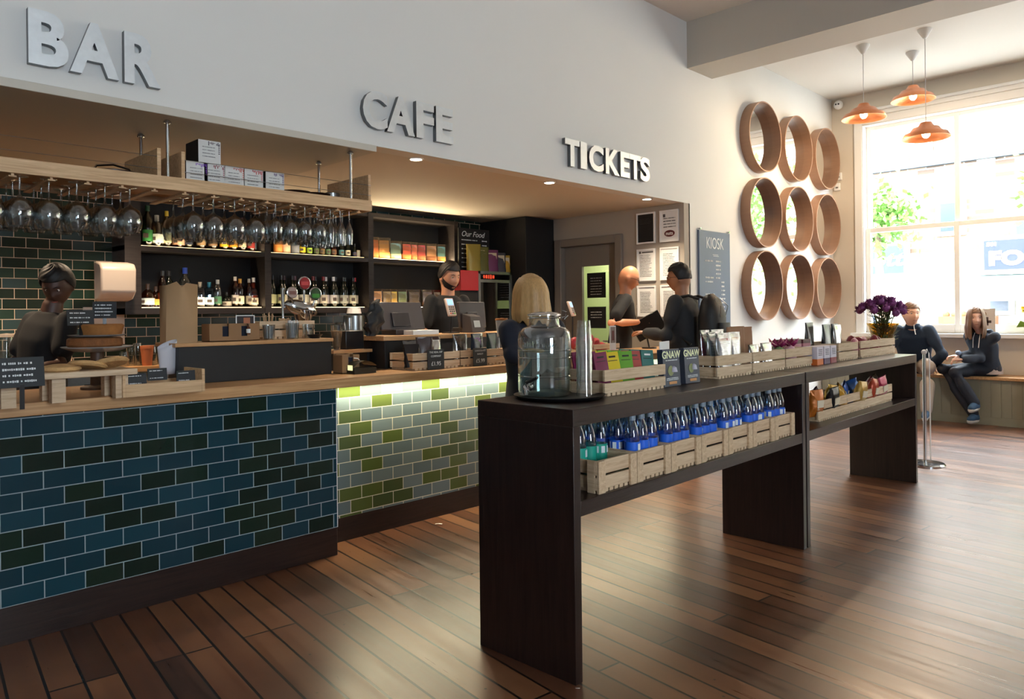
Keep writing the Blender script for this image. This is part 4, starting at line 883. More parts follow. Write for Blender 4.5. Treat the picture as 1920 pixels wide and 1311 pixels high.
chalk_tag(145, 0, .125, .075, 'glossy reflecting chalk card on a clip left of the upper cake', .2, -.1, 3, .05, at_=base+Vector((-.075, -.02, .262)))
# slim wooden box with three tags
q = on_top(236, 746); q2 = on_top(352, 730); t = thing('tag_box', 'long low wooden box holding small chalk price tags', 'box', (q.x, q.y, WT)); W_ = q2.x-q.x
MB().box(0, W_, 0, .012, 0, .055).box(0, W_, .20, .212, 0, .055).box(-.012, -.0002, .0, .21, 0, .105).box(W_+.0002, W_+.014, 0, .21, 0, .105).box(.0002, W_-.0002, .0122, .1998, .0002, .008).build('box_body', oakl, t, bevel=.001)
for k, x in enumerate((.055, .16, .27)): chalk_tag(300+k, 0, .085, .055, 'small chalk price tag in the low wooden box, %s' % ('left', 'middle', 'right')[k], 0, -.1, 2, .0, at_=Vector((q.x+x*W_/.33, q.y+.03+.045*(k == 1), WT+.045 if k != 1 else WT+.06)))
M = MB(); rr = random.Random(2)
for k in range(7): M.ball((rr.uniform(-.05, .05), rr.uniform(-.02, .02), .012), (.02, .018, .014), 8, 6)
o = M.build('meringues', mat('pale meringue', '#dcd9c8', .8)); o.location = (q.x+W_*.52, q.y+.07, WT+.0085); tag(o, 'cluster of pale wrapped sweets in the low wooden box', 'sweets', kind='stuff')
# white paper bags standing at the end of the black box
q = on_y(314, 690, 3.93); t = thing('paper_bag', 'white paper bag sleeve standing at the end of the raised black counter box', 'paper bag', (q.x, 3.93, WT+.055)); 
MB().grid(lambda a, b: ((.036+.012*b)*math.cos(2*PI*a), (.018+.006*b)*math.sin(2*PI*a), .155*b+(.022*math.cos(2*PI*a-.4)*b)), 24, 6, 0, True).build('sleeve', mat('greyish paper', '#c4c4cc', .7), t, solid=.0015)
MB().box(-.01, .01, .02, .028, -.055, .10).build('clip', chrome, t)
# raised black box with oak lid
q = on_top(335, 722); q2 = on_top(614, 700); BW = q2.x-q.x; BY = q.y; zl = on_y(360, 645, BY).z
t = thing('raised_counter_box', 'raised matt black box with an oak top standing on the bar', 'counter box', (q.x, BY, WT)); hb = on_y(450, 640, BY).z-WT
MB().box(0, BW, 0, .25, 0, hb-.02).build('box_body', blackb, t, bevel=.002); MB().box(-.02, BW+.008, -.012, .262, hb-.02, hb).build('lid', oak, t, bevel=.002)
BT = WT+hb+.0005
# tall folded brown carton
x = on_y(345, 640, BY+.05).x; hh = on_y(345, 527, BY+.05).z-BT; W_ = on_y(376, 640, BY+.05).x-on_y(318, 640, BY+.05).x
t = thing('folded_carton', 'tall creased brown cardboard carton on the raised black box', 'cardboard box', (x, BY+.08, BT), .0)
MB().add([(-W_*.5, 0, 0), (-.01, -.03, 0), (W_*.5, -.005, 0), (W_*.5, .08, 0), (-W_*.5, .08, 0), (-W_*.46, 0, hh*.93), (-.03, -.02, hh*.99), (-.008, -.03, hh*.90), (.02, -.02, hh*.97), (W_*.52, -.005, hh*.95), (W_*.5, .08, hh*.95), (-W_*.5, .08, hh*.93)], [(0, 1, 7, 6, 5), (1, 2, 9, 8, 7), (2, 3, 10, 9), (3, 4, 11, 10), (4, 0, 5, 11), (0, 4, 3, 2, 1)]).build('carton', kraftl, t, solid=.003)
def napkin_holder(x, y, z, w_, h_, lb, slots=2):
    t = thing('napkin_holder', lb, 'holder', (x, y, z)); n = slots; M = MB(); g = .035; seg = (w_-g*n)/(n+1)*1.0
    M.box(0, w_, 0, .006, 0, h_*.28)
    for k in range(n+1): M.box(k*(seg+g), k*(seg+g)+seg, 0, .006, h_*.28, h_)
    M.box(0, w_, .094, .10, 0, h_).box(0, .006, .006, .094, 0, h_).box(w_-.006, w_, .006, .094, 0, h_).box(0, w_, 0, .1, -.0, .004)
    for k in range(1, n): M.box(k*w_/n-.003, k*w_/n+.003, .006, .094, 0, h_)
    M.build('holder_body', kraft, t); MB().box(.012, w_-.012, .02, .09, .005, h_*.85).build('napkins', mat('navy napkins', '#14182a', .8), t); return t
xa, xb = on_y(393, 640, BY+.03).x, on_y(487, 640, BY+.03).x; hn = on_y(440, 607, BY+.03).z-BT
napkin_holder(xa, BY+.03, BT, xb-xa, hn, 'wide brown napkin holder with two slots on the raised black box')
x = on_y(466, 620, BY+.02).x; t = thing('small_bottle', 'tiny labelled bottle tucked in the slot of the napkin holder', 'bottle', (x, BY+.022, BT+.035)); 
MB().lathe([(.008, 0), (.011, .002), (.011, .035), (.004, .045), (.004, .06)], 12).build('glass_body', gamber, t); MB().lathe([(.0115, .008), (.0115, .03)], 12, cap=False).build('label', white, t)
xa = on_y(449, 600, BY+.09).x; t = thing('postcard', 'photo postcard with a white border behind the napkin holder', 'postcard', (xa, BY+.135, BT)); W_ = on_y(484, 600, BY+.135).x-on_y(449, 600, BY+.135).x; za = on_y(466, 591, BY+.135).z-BT
MB().box(0, W_, 0, .002, 0, za).build('card', white, t); MB().box(.006, W_-.006, -.001, 0, .005, za-.005).box(W_*.4, W_*.75, -.0015, 0, za*.35, za*.9, 1).build('photo', [mat('photo dark', '#2a2224', .5), mat('photo skin', '#a8684a', .5)], t)
# tumblers with straws and paper sachets
tum = MB().lathe([(.030, 0), (.031, .003), (.036, .085), (.0345, .085), (.0295, .006), (0, .006)], 20)
strw = mat('paper straw', '#dcdcdc', .6); woodst = mat('wooden stirrer', '#c9a780', .7)
def tumbler(px, y, z, lb, c, n, h, seed=1, s=1.0):
    x = on_y(px, 620, y).x; t = thing('tumbler', lb, 'tumbler', (x, y, z)); tum.build('glass', gstem, t); M = MB(); rr = random.Random(seed)
    for k in range(n):
        a = rr.uniform(0, 6.28); r0 = rr.uniform(.004, .024); tl = rr.uniform(-.008, .012); p = Vector((r0*math.cos(a), r0*math.sin(a), .007)); M.tube([p, (p.x*(1.0)+tl*math.cos(a), p.y+tl*math.sin(a), h*rr.uniform(.85, 1.05))], .0028, 5)
    M.build('straws' if c == strw else 'stirrers', c, t); t.scale = (s, s, s); return t
tumbler(504, BY+.07, BT, 'glass tumbler of white paper straws right of the napkin holder', strw, 22, .082, 1)
tumbler(548, BY+.07, BT, 'glass tumbler packed with white paper sachets on the raised box', strw, 26, .095, 3, 1.1)
tumbler(578, BY+.08, BT, 'empty-looking glass jar at the right of the sachet tumbler', woodst, 4, .05, 5)
q = on_y(590, 630, BY+.05); o = MB().lathe([(.028, 0), (.045, .02), (.047, .024), (.03, .006), (0, .005)], 20).build('dish', blk); o.location = (q.x, BY+.05, BT); tag(o, 'little dark dish at the right end of the raised box', 'dish')
# pine crate behind with two tumblers of stirrers on it
xa, xb = on_y(487, 620, BY+.17).x, on_y(590, 620, BY+.17).x; zc = on_y(540, 602, BY+.17).z-BT
crate(xb-xa, .09, zc, 'small pine crate at the back of the raised black box', (xa, BY+.17, BT), 0, 'side')
for px, n, lb in ((500, 9, 'glass of long wooden stirrers on the small crate'), (530, 30, 'glass jar of cocktail sticks on the small crate')):
    x = on_y(px, 600, BY+.23).x; t = thing('tumbler', lb, 'tumbler', (x, BY+.213, BT+.013)); tum.build('glass', gstem, t); M = MB(); rr = random.Random(n)
    for k in range(n): a = rr.uniform(0, 6.28); M.tube([(.01*math.cos(a), .01*math.sin(a), .007), (.03*math.cos(a), .03*math.sin(a), (.14 if n < 10 else .105)*rr.uniform(.9, 1.05))], .0028, 5)
    M.build('stirrers', woodst, t)
# beer font with three round badges
x = on_y(575, 600, 4.30).x; zf = .985
t = thing('beer_font', 'chrome beer font with round badges behind the raised box', 'beer tap', (x-.075, 4.21, WT+.12))
MB().lathe([(.045, -.12), (.045, -.11), (.028, -.09), (.026, .10), (.03, .15), (.055, .22), (.062, .26), (.04, .29), (0, .30)], 28).build('column', chrome, t)
MB().ball((0, 0, 0), (.12, .05, .05), M=Matrix.Translation((-.02, -.01, .275)) @ Matrix.Rotation(.25, 4, 'Y')).build('font_head', chrome, t)
for k, (dx, dz, rd, c1, c2) in enumerate(((-.105, .37, .036, '#a89088', '#7a5048'), (-.02, .43, .042, '#8e1c22', '#c04040'), (.055, .365, .042, '#2c4a2a', '#3f8a34'))):
    T = Matrix.Translation((dx, -.05, dz)) @ Matrix.Rotation(PI/2, 4, 'X')
    b_ = MB().lathe([(rd, 0), (rd, .008), (rd*.88, .010), (0, .010)], 28, M=T).build('badge', chrome, t)
    MB().lathe([(rd*.86, .0102), (0, .0104)], 28, M=T).build('badge_face', mat('badge '+c1, c1, .3), b_); MB().box(-rd*.6, rd*.6, -.0625, -.0605, dz-.012 if k != 2 else dz-.025, dz+.010 if k != 2 else dz, 0, Matrix.Translation((dx, 0, 0))).build('badge_band', mat('badge '+c2, c2, .4), b_)
    MB().tube([(dx, -.046, dz-rd), (dx*.8, -.04, .29)], .006, 8).build('badge_stem', chrome, t)
x2 = on_y(533, 560, 4.19).x-x+.075; MB().tube([(x2, 0, -.105), (x2, 0, .20), (x2, 0, .26), (x2, -.005, .40)], [.010, .008, .008, .014], 12).build('tap_handle', chrome, t); MB().tube([(x2, 0, .28), (x2*.5, 0, .285), (-.05, 0, .28)], .012, 10).build('tap_arm', chrome, t)
MB().box(-.25, .17, -.045, .045, -.12, -.106).build('drip_tray', steel, t)
# shelf ledge, black boxes and small card holder right of the raised box
xa, xb = on_y(618, 690, 3.95).x, on_y(650, 690, 3.95).x; napkin_holder(xa, on_top(618, 703).y, WT, xb-xa, .11, 'narrow brown card holder with one slot beside the raised box', 1)
q = on_y(660, 660, 4.12); t = thing('bar_ledge', 'small oak ledge on black legs behind the card holder', 'shelf', (q.x-.18, 4.05, WT)); zl = on_y(660, 656, 4.05).z-WT
MB().box(0, .29, 0, .20, zl-.02, zl).build('ledge_top', oak, t); 
for x_ in (.01, .26): MB().box(x_, x_+.02, .02, .18, 0, zl-.02).build('leg', blk, t)
o = MB().box(-.07, .07, 0, .12, 0, .12).build('black_box', blk, None, bevel=.006); o.location = (q.x+.01, 4.10, WT+zl+.0005); tag(o, 'plain black box on the oak ledge behind the bar', 'box')
t = thing('tall_glass', 'tall glass filled with brown sweets on the oak ledge', 'glass', (q.x-.125, 4.10, WT+zl+.0005)); MB().lathe([(.022, 0), (.040, .16), (.0385, .16), (.0205, .005), (0, .005)], 20).build('glass', gstem, t); MB().lathe([(0, .006), (.0205, .006), (.036, .12), (0, .125)], 16).build('sweets', mat('brown sweets', '#8a6a4a', .7, var=.6, vscale=60), t)
q = on_top(708, 700); t = thing('label_printer', 'small dark receipt printer with a blue side on the bar', 'printer', (q.x-.05, q.y+.12, WT)); 
MB().grid(lambda a, b: (.16*(a-.5), .14*(b-.5), .075*math.cos((a-.5)*2.2)**.7), 14, 10).box(-.078, .078, -.068, .068, 0, .035).build('printer_body', mat('dark olive plastic', '#2c2a22', .3), t); MB().box(-.0795, -.078, -.05, .0, .02, .05).build('display', mat('small lit display', '#e8e0b0', .4, emit='#e8e0a0', es=1.), t); MB().tube([(.02, .02, .07), (-.02, -.02, .088), (-.05, -.02, .092)], .003, 6).build('paper_edge', white, t)
# raised till counter (black side, oak top) and the crates in front
q = on_top(712, 692); xa = on_y(710, 690, 4.0).x; za = on_y(760, 628, 4.03).z-WT
t = thing('till_stand', 'raised black stand with an oak top carrying the tills', 'till stand', (xa, 3.93, WT)); MB().box(0, 1.75, 0, .26, 0, za-.03).build('box_body', blackb, t, bevel=.002); MB().box(-.03, 1.77, -.03, .28, za-.03, za).build('lid', oak, t, bevel=.002)
TT = WT+za+.0005
def bar_crate(x0, x1, ytop, lb, y=3.655, D=.20):
    a_, b_ = on_y(x0, 680, y), on_y(x1, 680, y); h_ = on_y((x0+x1)/2, ytop, y).z-WT; crate(b_.x-a_.x, D, h_, lb, (a_.x, y, WT), 0, 'side'); return a_.x, b_.x, h_
k1 = bar_crate(774, 862, 661, 'pine crate of dark packets with a chalk price tag on the bar', D=.24)
k2 = bar_crate(864, 958, 655, 'pine crate of glossy packets further along the bar', D=.22)
k3 = bar_crate(1084, 1112, 640, 'pine crate with red packets behind the cup stack', 3.66, .2)
chalk_tag(818, 0, .135, .125, 'chalk price tag reading one ninety five on the first bar crate', 0, -.02, 3, 0, at_=Vector((on_y(818, 690, 3.64).x, 3.640, WT)), words=[('THE REAL DIP', .017, .86), ('COMPANY', .017, .66), ('£1.95', .036, .28)])
chalk_tag(901, 0, .125, .12, 'chalk price tag reading five ninety nine on the second bar crate', 0, -.02, 3, 0, at_=Vector((on_y(901, 690, 3.64).x, 3.640, WT)), words=[('CHOCOLATE', .016, .84), ('BARLEY', .016, .66), ('£5.99', .036, .28)])
rr = random.Random(4); dk = [mat('black foil', '#1b1718', .2), cell, mat('brown foil', '#3a2622', .3), mat('silver foil', '#8a8c90', .2, .5)]
for k in range(7):
    x_ = k1[0]+.05+k*(k1[1]-k1[0]-.1)/6; pouch(.11, .15+.02*(k % 3), dk[k % 3], None, 'dark glossy packet in the first bar crate, %s from the left' % ord_[k], (x_, 3.72+.07*(k % 2), WT+.013), rr.uniform(-.5, .3), lean=rr.uniform(-.2, .2), cat='packet', name='packet', group='dark packets in the bar crate', d=.035)
for k in range(6):
    x_ = k2[0]+.05+k*(k2[1]-k2[0]-.1)/5; pouch(.105, .20, [dk[1], dk[0], mat('navy foil', '#202c44', .25), dk[1], mat('green navy foil', '#1e3a3c', .25), dk[3]][k], [None, None, mat('violet label', '#8a6ab0', .5), white, None, None][k], 'glossy packet in the second bar crate, %s from the left' % ord_[k], (x_, 3.72+.06*(k % 2), WT+.013), rr.uniform(-.5, .3), cat='packet', name='packet', group='glossy packets in the bar crate', d=.03, lines=2)
for k in range(4):
    o = MB().ball((0, 0, .05), (.05, .04, .05), 10, 7).build('red_packet', mat('red foil', '#a02a30', .3)); o.location = (k3[0]+.035+k*.045, 3.72+.05*(k % 2), WT+.06+.05*(k > 1)); o.rotation_euler = (k, .4*k, k); tag(o, 'red foil packet in the crate behind the cup stack, %s' % ord_[k], 'packet', 'red packets on the bar')
k4 = bar_crate(1114, 1162, 645, 'pine crate with a dark label behind the chocolate bars', 3.7, .2)
for k in range(4):
    o = MB().ball((0, 0, .05), (.05, .04, .06), 10, 7).build('red_packet', mat('red foil', '#a02a30', .3)); o.location = (k4[0]+.04+k*.06, 3.78+.05*(k % 2), WT+.07); o.rotation_euler = (k, .4*k, k); tag(o, 'red foil packet in the crate behind the chocolate bars, %s' % ord_[k], 'packet', 'red packets on the bar')
x = on_y(1140, 640, 3.68).x; t = thing('postcard', 'small portrait postcard leaning by the crate in front of the bald man', 'postcard', (x, 3.66, WT)); MB().box(0, .08, 0, .003, 0, .24).build('card', white, t); MB().box(.008, .072, -.001, 0, .10, .23).box(.025, .055, -.0015, 0, .12, .2, 1).build('photo', [mat('photo grey', '#8a8078', .5), mat('photo figure', '#6a3a34', .5)], t)
# tills and card readers
def monitor(px0, px1, pyt, y, tilt, lb, side=.0):
    a_, b_ = on_y(px0, 600, y), on_y(px1, 600, y); W_ = b_.x-a_.x; zt_ = on_y((px0+px1)/2, pyt, y).z; t = thing('till_screen', lb, 'till', ((a_.x+b_.x)/2, y, TT), side); h_ = (zt_-TT-.035)/math.cos(tilt); T = Matrix.Translation((0, 0, .035)) @ Matrix.Rotation(tilt, 4, 'X')
    MB().box(-W_/2, W_/2, 0, .03, 0, h_, 0, T).build('screen_housing', mat('till grey plastic', '#3a3638', .45), t, bevel=.006); MB().box(-W_/2+.015, W_/2-.015, .0301, .032, .015, h_-.015, 0, T).build('screen', blk, t)
    MB().box(-W_*.25, W_*.15, -.012, 0, h_*.1, h_*.6, 0, T).build('rear_panel', mat('till dark plastic', '#262326', .4), t, bevel=.003); MB().box(-.09, .09, -.03, .14, 0, .036).build('base', mat('till dark plastic', '#262326', .4), t, bevel=.004)
    MB().box(-.03, .03, .03, .08, .03, h_*.5).build('stand', blk, t); return t
monitor(716, 798, 566, 4.06, -.28, 'dark till screen seen from behind, left of the barman'); monitor(864, 912, 566, 4.07, -.1, 'grey till screen seen from behind, right of the barman')
def reader(px, py, pyb, y, lb, TT=TT, tl=-.35, rz=0):
    q = on_y(px, py, y); t = thing('card_reader', lb, 'card reader', (q.x, y, TT), rz); z_ = on_y(px, pyb, y).z-TT; T = Matrix.Translation((0, 0, z_)) @ Matrix.Rotation(tl, 4, 'X')
    MB().box(-.036, .036, 0, .022, 0, .135, 0, T).build('reader_body', mat('reader pale plastic', '#c9b3a4', .4), t, bevel=.006); MB().box(-.026, .026, -.002, 0, .08, .125, 0, T).build('display', mat('reader display', '#8fb4e0', .3, emit='#8ab4f0', es=.8), t)
    M = MB()
    for i in range(3):
        for j in range(4): M.box(-.024+i*.018, -.012+i*.018, -.0025, 0, .012+j*.016, .022+j*.016, (1 if i == 0 else 2 if i == 2 else 0) if j == 0 else 0, T)
    M.build('keys', [mat('key', '#4a4648', .5), mat('red key', '#c04a3a', .5), mat('green key', '#5aa04a', .5)], t)
    MB().tube([(0, .02, z_+.02), (0, .03, 0)], .006, 8).box(-.05, .05, -.01, .07, 0, .008).build('stand', blk, t); return t
reader(850, 580, 592, 4.0, 'pale card reader on a black stand in front of the barman')
reader(1078, 590, 592, 4.10, 'pale card reader on a stand right of the blonde person', TT=WT, rz=.3)
q = on_y(795, 620, 3.95); o = MB().box(-.11, .11, 0, .14, 0, .03).build('paper_stack', white, None, bevel=.002); o.location = (q.x, 3.925, TT); tag(o, 'stack of white paper on the till stand', 'paper')
x = on_y(712, 600, 4.02).x
def rag(a, b):
    q = 2*PI*a; z = .24*b; r0 = .055*math.sin(PI*min(.97, .12+b*.85))**.7*(1+.18*math.sin(3*q+7*b)+.1*math.sin(7*q-11*b)); return Vector((r0*1.1*math.cos(q)+.05*b+.012*math.sin(20*b), .03+r0*.7*math.sin(q), z))
t = tag(MB().grid(rag, 28, 18, 0, True).build('black_bag', mat('black nylon', '#0c0c0e', .6)), 'crumpled black cloth bag hung on the left edge of the left till', 'bag'); t.location = (x-.06, 4.0, TT)
x = on_y(890, 600, 4.0).x; t = thing('receipt_printer', 'angled grey receipt printer right of the card reader', 'printer', (x, 3.96, TT)); MB().add([(-.06, 0, 0), (.06, 0, 0), (.06, .14, 0), (-.06, .14, 0), (-.05, .03, .12), (.05, .03, .12), (.05, .13, .14), (-.05, .13, .14)], [(0, 1, 5, 4), (1, 2, 6, 5), (2, 3, 7, 6), (3, 0, 4, 7), (4, 5, 6, 7), (0, 3, 2, 1)]).build('printer_body', mat('till grey plastic', '#3a3638', .45), t, bevel=.004); MB().box(-.03, .03, -.002, .0, .04, .09, 0, Matrix.Rotation(-.25, 4, 'X')).build('paper_slot', steel, t)
# coloured snack packets behind, on the back counter by the cabinet
for k, (px, c) in enumerate(((912, '#6a6a50'), (924, '#7a7a58'), (938, '#8a2448'))): 
    x_ = on_y(px, 600, 5.0).x; 
# clear drinks dispenser and jugs on the back counter
BC = .9705
def jug(px, y, r, h_, lb, name='jug', m=gclear, lid=None):
    x_ = on_y(px, 630, y).x; t = thing(name, lb, name.replace('_', ' '), (x_, y, BC)); MB().lathe([(r*.9, 0), (r, .006), (r, h_*.8), (r*.85, h_), (r*.82, h_), (r*.96, h_*.8), (r*.95, .01), (0, .01)], 22).build('glass', m, t)
    if lid: MB().lathe([(r*.9, h_), (r*.9, h_+.02), (0, h_+.025)], 20).build('lid', lid, t)
    return t
for k, px in enumerate((233, 247, 258, 271, 285, 300)): jug(px, 5.98+.06*(k % 2), .035, .11+.03*(k % 3), 'clear tumbler in the cluster on the back counter, %s from the left' % ord_[k], 'drinking_glass', gstem)
x = on_y(271, 650, 5.95).x; o = MB().lathe([(.033, 0), (.045, .13), (.047, .13), (.047, .15), (.0, .15)], 20).build('clay_cup', mat('terracotta', '#b0623a', .7)); o.location = (x, 5.9, BC); tag(o, 'terracotta coloured cup among the glasses on the back counter', 'cup')
jug(640, 6.0, .06, .30, 'tall clear blender jug on the back counter', 'blender_jug'); jug(655, 5.95, .03, .34, 'slim steel cylinder beside the blender jug', 'steel_canister', steel)
for k, px in enumerate((12, 30, 52, 118)): jug(px, 5.2 if False else 6.0, .055, .24 if k != 3 else .3, ('clear glass jar of biscuits at the left end of the back counter', 'clip-top glass jar beside the biscuit jar', 'domed glass jar behind the barista', 'cream bottle right of the barista')[k], ('biscuit_jar', 'clip_jar', 'domed_jar', 'cream_bottle')[k], gclear if k < 3 else mat('cream plastic', '#c8b49c', .5), mat('jar lid', '#b8a898', .4))
q = on_y(675, 590, 5.9); t = thing('steel_urn', 'steel water urn with a pale lid on the back counter', 'urn', (q.x, 6.0, BC)); MB().lathe([(.10, 0), (.10, .36), (.02, .38), (0, .38)], 28).build('tank', steel, t); MB().lathe([(.07, .38), (.06, .43), (0, .44)], 20).build('lid', whitep, t)
# hand towel dispenser on the tiled wall and white panel below
a_ = on_y(184, 540, 6.03); t = thing('towel_dispenser', 'white curved paper towel dispenser beside the back shelves', 'dispenser', (a_.x+.02, 6.202, 0)); zt_, zb_ = on_y(215, 488, 6.03).z, on_y(215, 565, 6.03).z; W_ = on_y(251, 520, 6.03).x-a_.x
prof = [(0, 0), (-.10, .015), (-.17, .07), (-.175, (zt_-zb_)*.8), (-.14, (zt_-zb_)*.93), (0, zt_-zb_)]
n = len(prof); vs = [(0, y_, zb_+z_) for y_, z_ in prof]+[(W_, y_, zb_+z_) for y_, z_ in prof]; MB().add(vs, [tuple(range(n)), tuple(reversed(range(n, 2*n)))]+[(i, (i+1) % n, (i+1) % n+n, i+n) for i in range(n)]).build('housing', mat('cream white plastic', '#b3a69b', .35), t, bevel=.015)
a_ = on_y(157, 590, 6.48); b_ = on_y(234, 590, 6.48); o = MB().box(0, b_.x-a_.x, 0, .012, 0, .30).build('wall_panel', mat('cream white plastic', '#b3a69b', .35)); o.location = (a_.x, 6.487, 1.12); tag(o, 'plain white panel on the tiles under the towel dispenser', 'panel')
# ------------------------------------------------------------------ mirrors
q3 = [3.326, 2.46, 1.625]
k = 0
for j, z in enumerate(q3):
    for i, x in enumerate((8.08, 8.97, 9.86)):
        t = thing('round_mirror', 'round mirror in a deep bent-wood rim, %s row, %s' % (('top', 'middle', 'bottom')[j], ('nearest the bar', 'centre column', 'beside the window wall')[i]), 'mirror', (x, 4.0, z), 0, 'grid of nine round mirrors')
        T = Matrix.Rotation(PI/2, 4, 'X'); M = MB().lathe([(.385, .0), (.400, .0), (.400, .12), (.387, .12), (.385, .01)], 56, M=T, cap=False); M.build('rim', cork, t)
        MB().lathe([(.386, .012), (0, .012)], 56, M=T, cap=False).build('mirror_glass', mirror, t)
# ------------------------------------------------------------------ kiosk menu board
t = thing('kiosk_menu_board', 'tall grey-blue KIOSK chalk menu board hanging on the white wall', 'menu board', (6.755, 3.975, 1.08)); W_, H_ = .635, 1.095
MB().box(0, W_, 0, .02, 0, H_).build('board', slateb, t, bevel=.002)
for x in (.02, W_-.02): MB().lathe([(.010, 0), (.010, .03)], 12, M=Matrix.Translation((x, .02, H_+.015)) @ Matrix.Rotation(PI/2, 4, 'X')).build('fixing', chrome, t)
text('KIOSK', .17, chalk, t, Matrix.Translation((W_*.5, -.001, H_*.88)), 'heading', .0006, sx=.75)
M = MB().box(W_*.42, W_*.6, -.0012, 0, H_*.775, H_*.779).box(W_*.44, W_*.62, -.0012, 0, H_*.762, H_*.766); rr = random.Random(21)
ln = [('ESPRESSO', 1.8), ('', 2.2), ('', 2.2), ('', 2.4)]
for i in range(17):
    z = H_*(.715-i*.040)
    if i not in (1, 2, 3, 6, 7): marks(M, Matrix(), W_*.18, W_*(.42+.12*rr.random()), z, .022, 0, rr)
    marks(M, Matrix(), W_*(.52 if i < 5 else .70), W_*(.68 if i < 5 else .82), z, .022, 0, rr)
M.build('lettering', chalk, t)
# ------------------------------------------------------------------ framed notices beside the staff door
rows = [(399, 457), (467, 527), (536, 594)]; ink = mat('notice ink', '#55524f', .7)
descs = [['black-faced framed board at top left of the framed notices', 'white framed nuts poster at top right of the framed notices'], ['framed white notice with a black heading, middle left', 'framed white notice behind the customer, middle right'], ['framed white price list, bottom left', 'framed white notice hidden by the customer, bottom right']]
for r_, (a_, b_) in enumerate(rows):
    for c_, (px, y0, y1) in enumerate(((1212, 4.565, 4.335), (1256, 4.278, 4.055))):
        z1, z0 = on_x(1212, a_, 6.5).z, on_x(1212, b_, 6.5).z
        t = thing('framed_notice', descs[r_][c_], 'poster', (6.505, y0, z0), 0, 'framed notices beside the staff door'); F = Matrix(((0, 1, 0, 0), (-1, 0, 0, 0), (0, 0, 1, 0), (0, 0, 0, 1))); w_, h_ = y0-y1, z1-z0
        F = Matrix.Rotation(-PI/2, 4, 'Z')                                   # x runs along -Y, y into the wall
        MB().box(0, w_, -.016, 0, 0, .016, 0, F).box(0, w_, -.016, 0, h_-.016, h_, 0, F).box(0, .016, -.016, 0, .016, h_-.016, 0, F).box(w_-.016, w_, -.016, 0, .016, h_-.016, 0, F).build('frame', whitep, t)
        MB().box(.016, w_-.016, -.008, -.001, .016, h_-.016, 0, F).build('sheet', blkm if (r_, c_) == (0, 0) else white, t)
        M = MB(); rr = random.Random(r_*5+c_); G = F @ Matrix.Translation((0, -.0085, 0))
        if (r_, c_) == (0, 1):
            M.box(w_*.18, w_*.3, -.0006, .0006, h_*.78, h_*.88, 0, G); text('nuts', .05, white, t, G @ Matrix.Translation((w_*.52, -.003, h_*.26)), 'heading', .0006, .001)
            MB().lathe([(.062, 0), (.062, .001), (0, .001)], 24, M=G @ Matrix.Translation((w_*.52, 0, h_*.26)) @ Matrix.Scale(.55, 4, (0, 0, 1)) @ Matrix.Rotation(PI/2, 4, 'X')).build('logo', mat('dark red badge', '#5a1f22', .5), t)
            for i in range(4): marks(M, G, w_*.2, w_*.85, h_*(.74-i*.09), .012, 0, rr)
        else:
            if (r_, c_) == (1, 0): M.box(w_*.12, w_*.22, -.0006, .0006, h_*.86, h_*.93, 0, G); text('NOTICE', .03, ink, t, G @ Matrix.Translation((w_*.58, -.001, h_*.90)), 'heading', .0005, .0008) if False else M.box(w_*.28, w_*.88, -.0006, .0006, h_*.875, h_*.915, 0, G)
            for i in range(4 if (r_, c_) == (0, 0) else 14): marks(M, G, w_*.16, w_*.84-rr.uniform(0, w_*.2), h_*(.8-i*.05), .006, 0, rr)
        M.build('lettering', ink if (r_, c_) != (0, 0) else mat('faint grey ink', '#34322f', .7), t)
# ------------------------------------------------------------------ pendants
bulb = mat('lamp bulb', '#fff', .5, emit='#ffd9a0', es=60)
for k, (cx, cyy, py) in enumerate(((1618, 85, 215), (1711, 98, 180), (1734, 55, 252))):
    c = on_z(cx, cyy, 4.2); d_ = ray((1620, 1711, 1737)[k], py); tt = c.y/d_.y; zz = on_y((1620, 1711, 1738)[k], py, c.y).z
    t = thing('pendant_lamp', ('copper pendant lamp hanging nearest the mirrors', 'copper pendant lamp hanging highest of the three', 'copper pendant lamp hanging lowest, in front of the window')[k], 'pendant lamp', (c.x, c.y, zz), 0, 'copper pendant lamps')
    MB().lathe([(.07, 4.2-zz), (.068, 4.2-zz-.012), (.02, 4.2-zz-.09), (.006, 4.2-zz-.10)], 24).build('ceiling_rose', whitep, t); MB().cyl((0, 0, .12), .004, 4.2-zz-.2, 8).build('cord', mat('pale cord', '#cfc8c4', .6), t)
    MB().lathe([(.02, .12), (.05, .115), (.075, .075), (.12, .06), (.15, .02), (.20, .0), (.225, -.045), (.222, -.046), (.195, -.004), (.147, .014), (.118, .054), (.072, .07), (.045, .105), (.0, .108)], 40, cap=False).build('shade', copper, t)
    MB().ball((0, 0, -.0), (.038, .038, .045)).build('bulb', bulb, t); MB().cyl((0, 0, .04), .02, .065, 12).build('lamp_holder', whitep, t)
    l = bpy.data.lights.new('pendant_glow', 'POINT'); l.energy = 34; l.color = (1, .74, .46); l.shadow_soft_size = .045; o = bpy.data.objects.new('pendant_glow', l); COL.objects.link(o); o.location = (c.x, c.y, zz-.09)
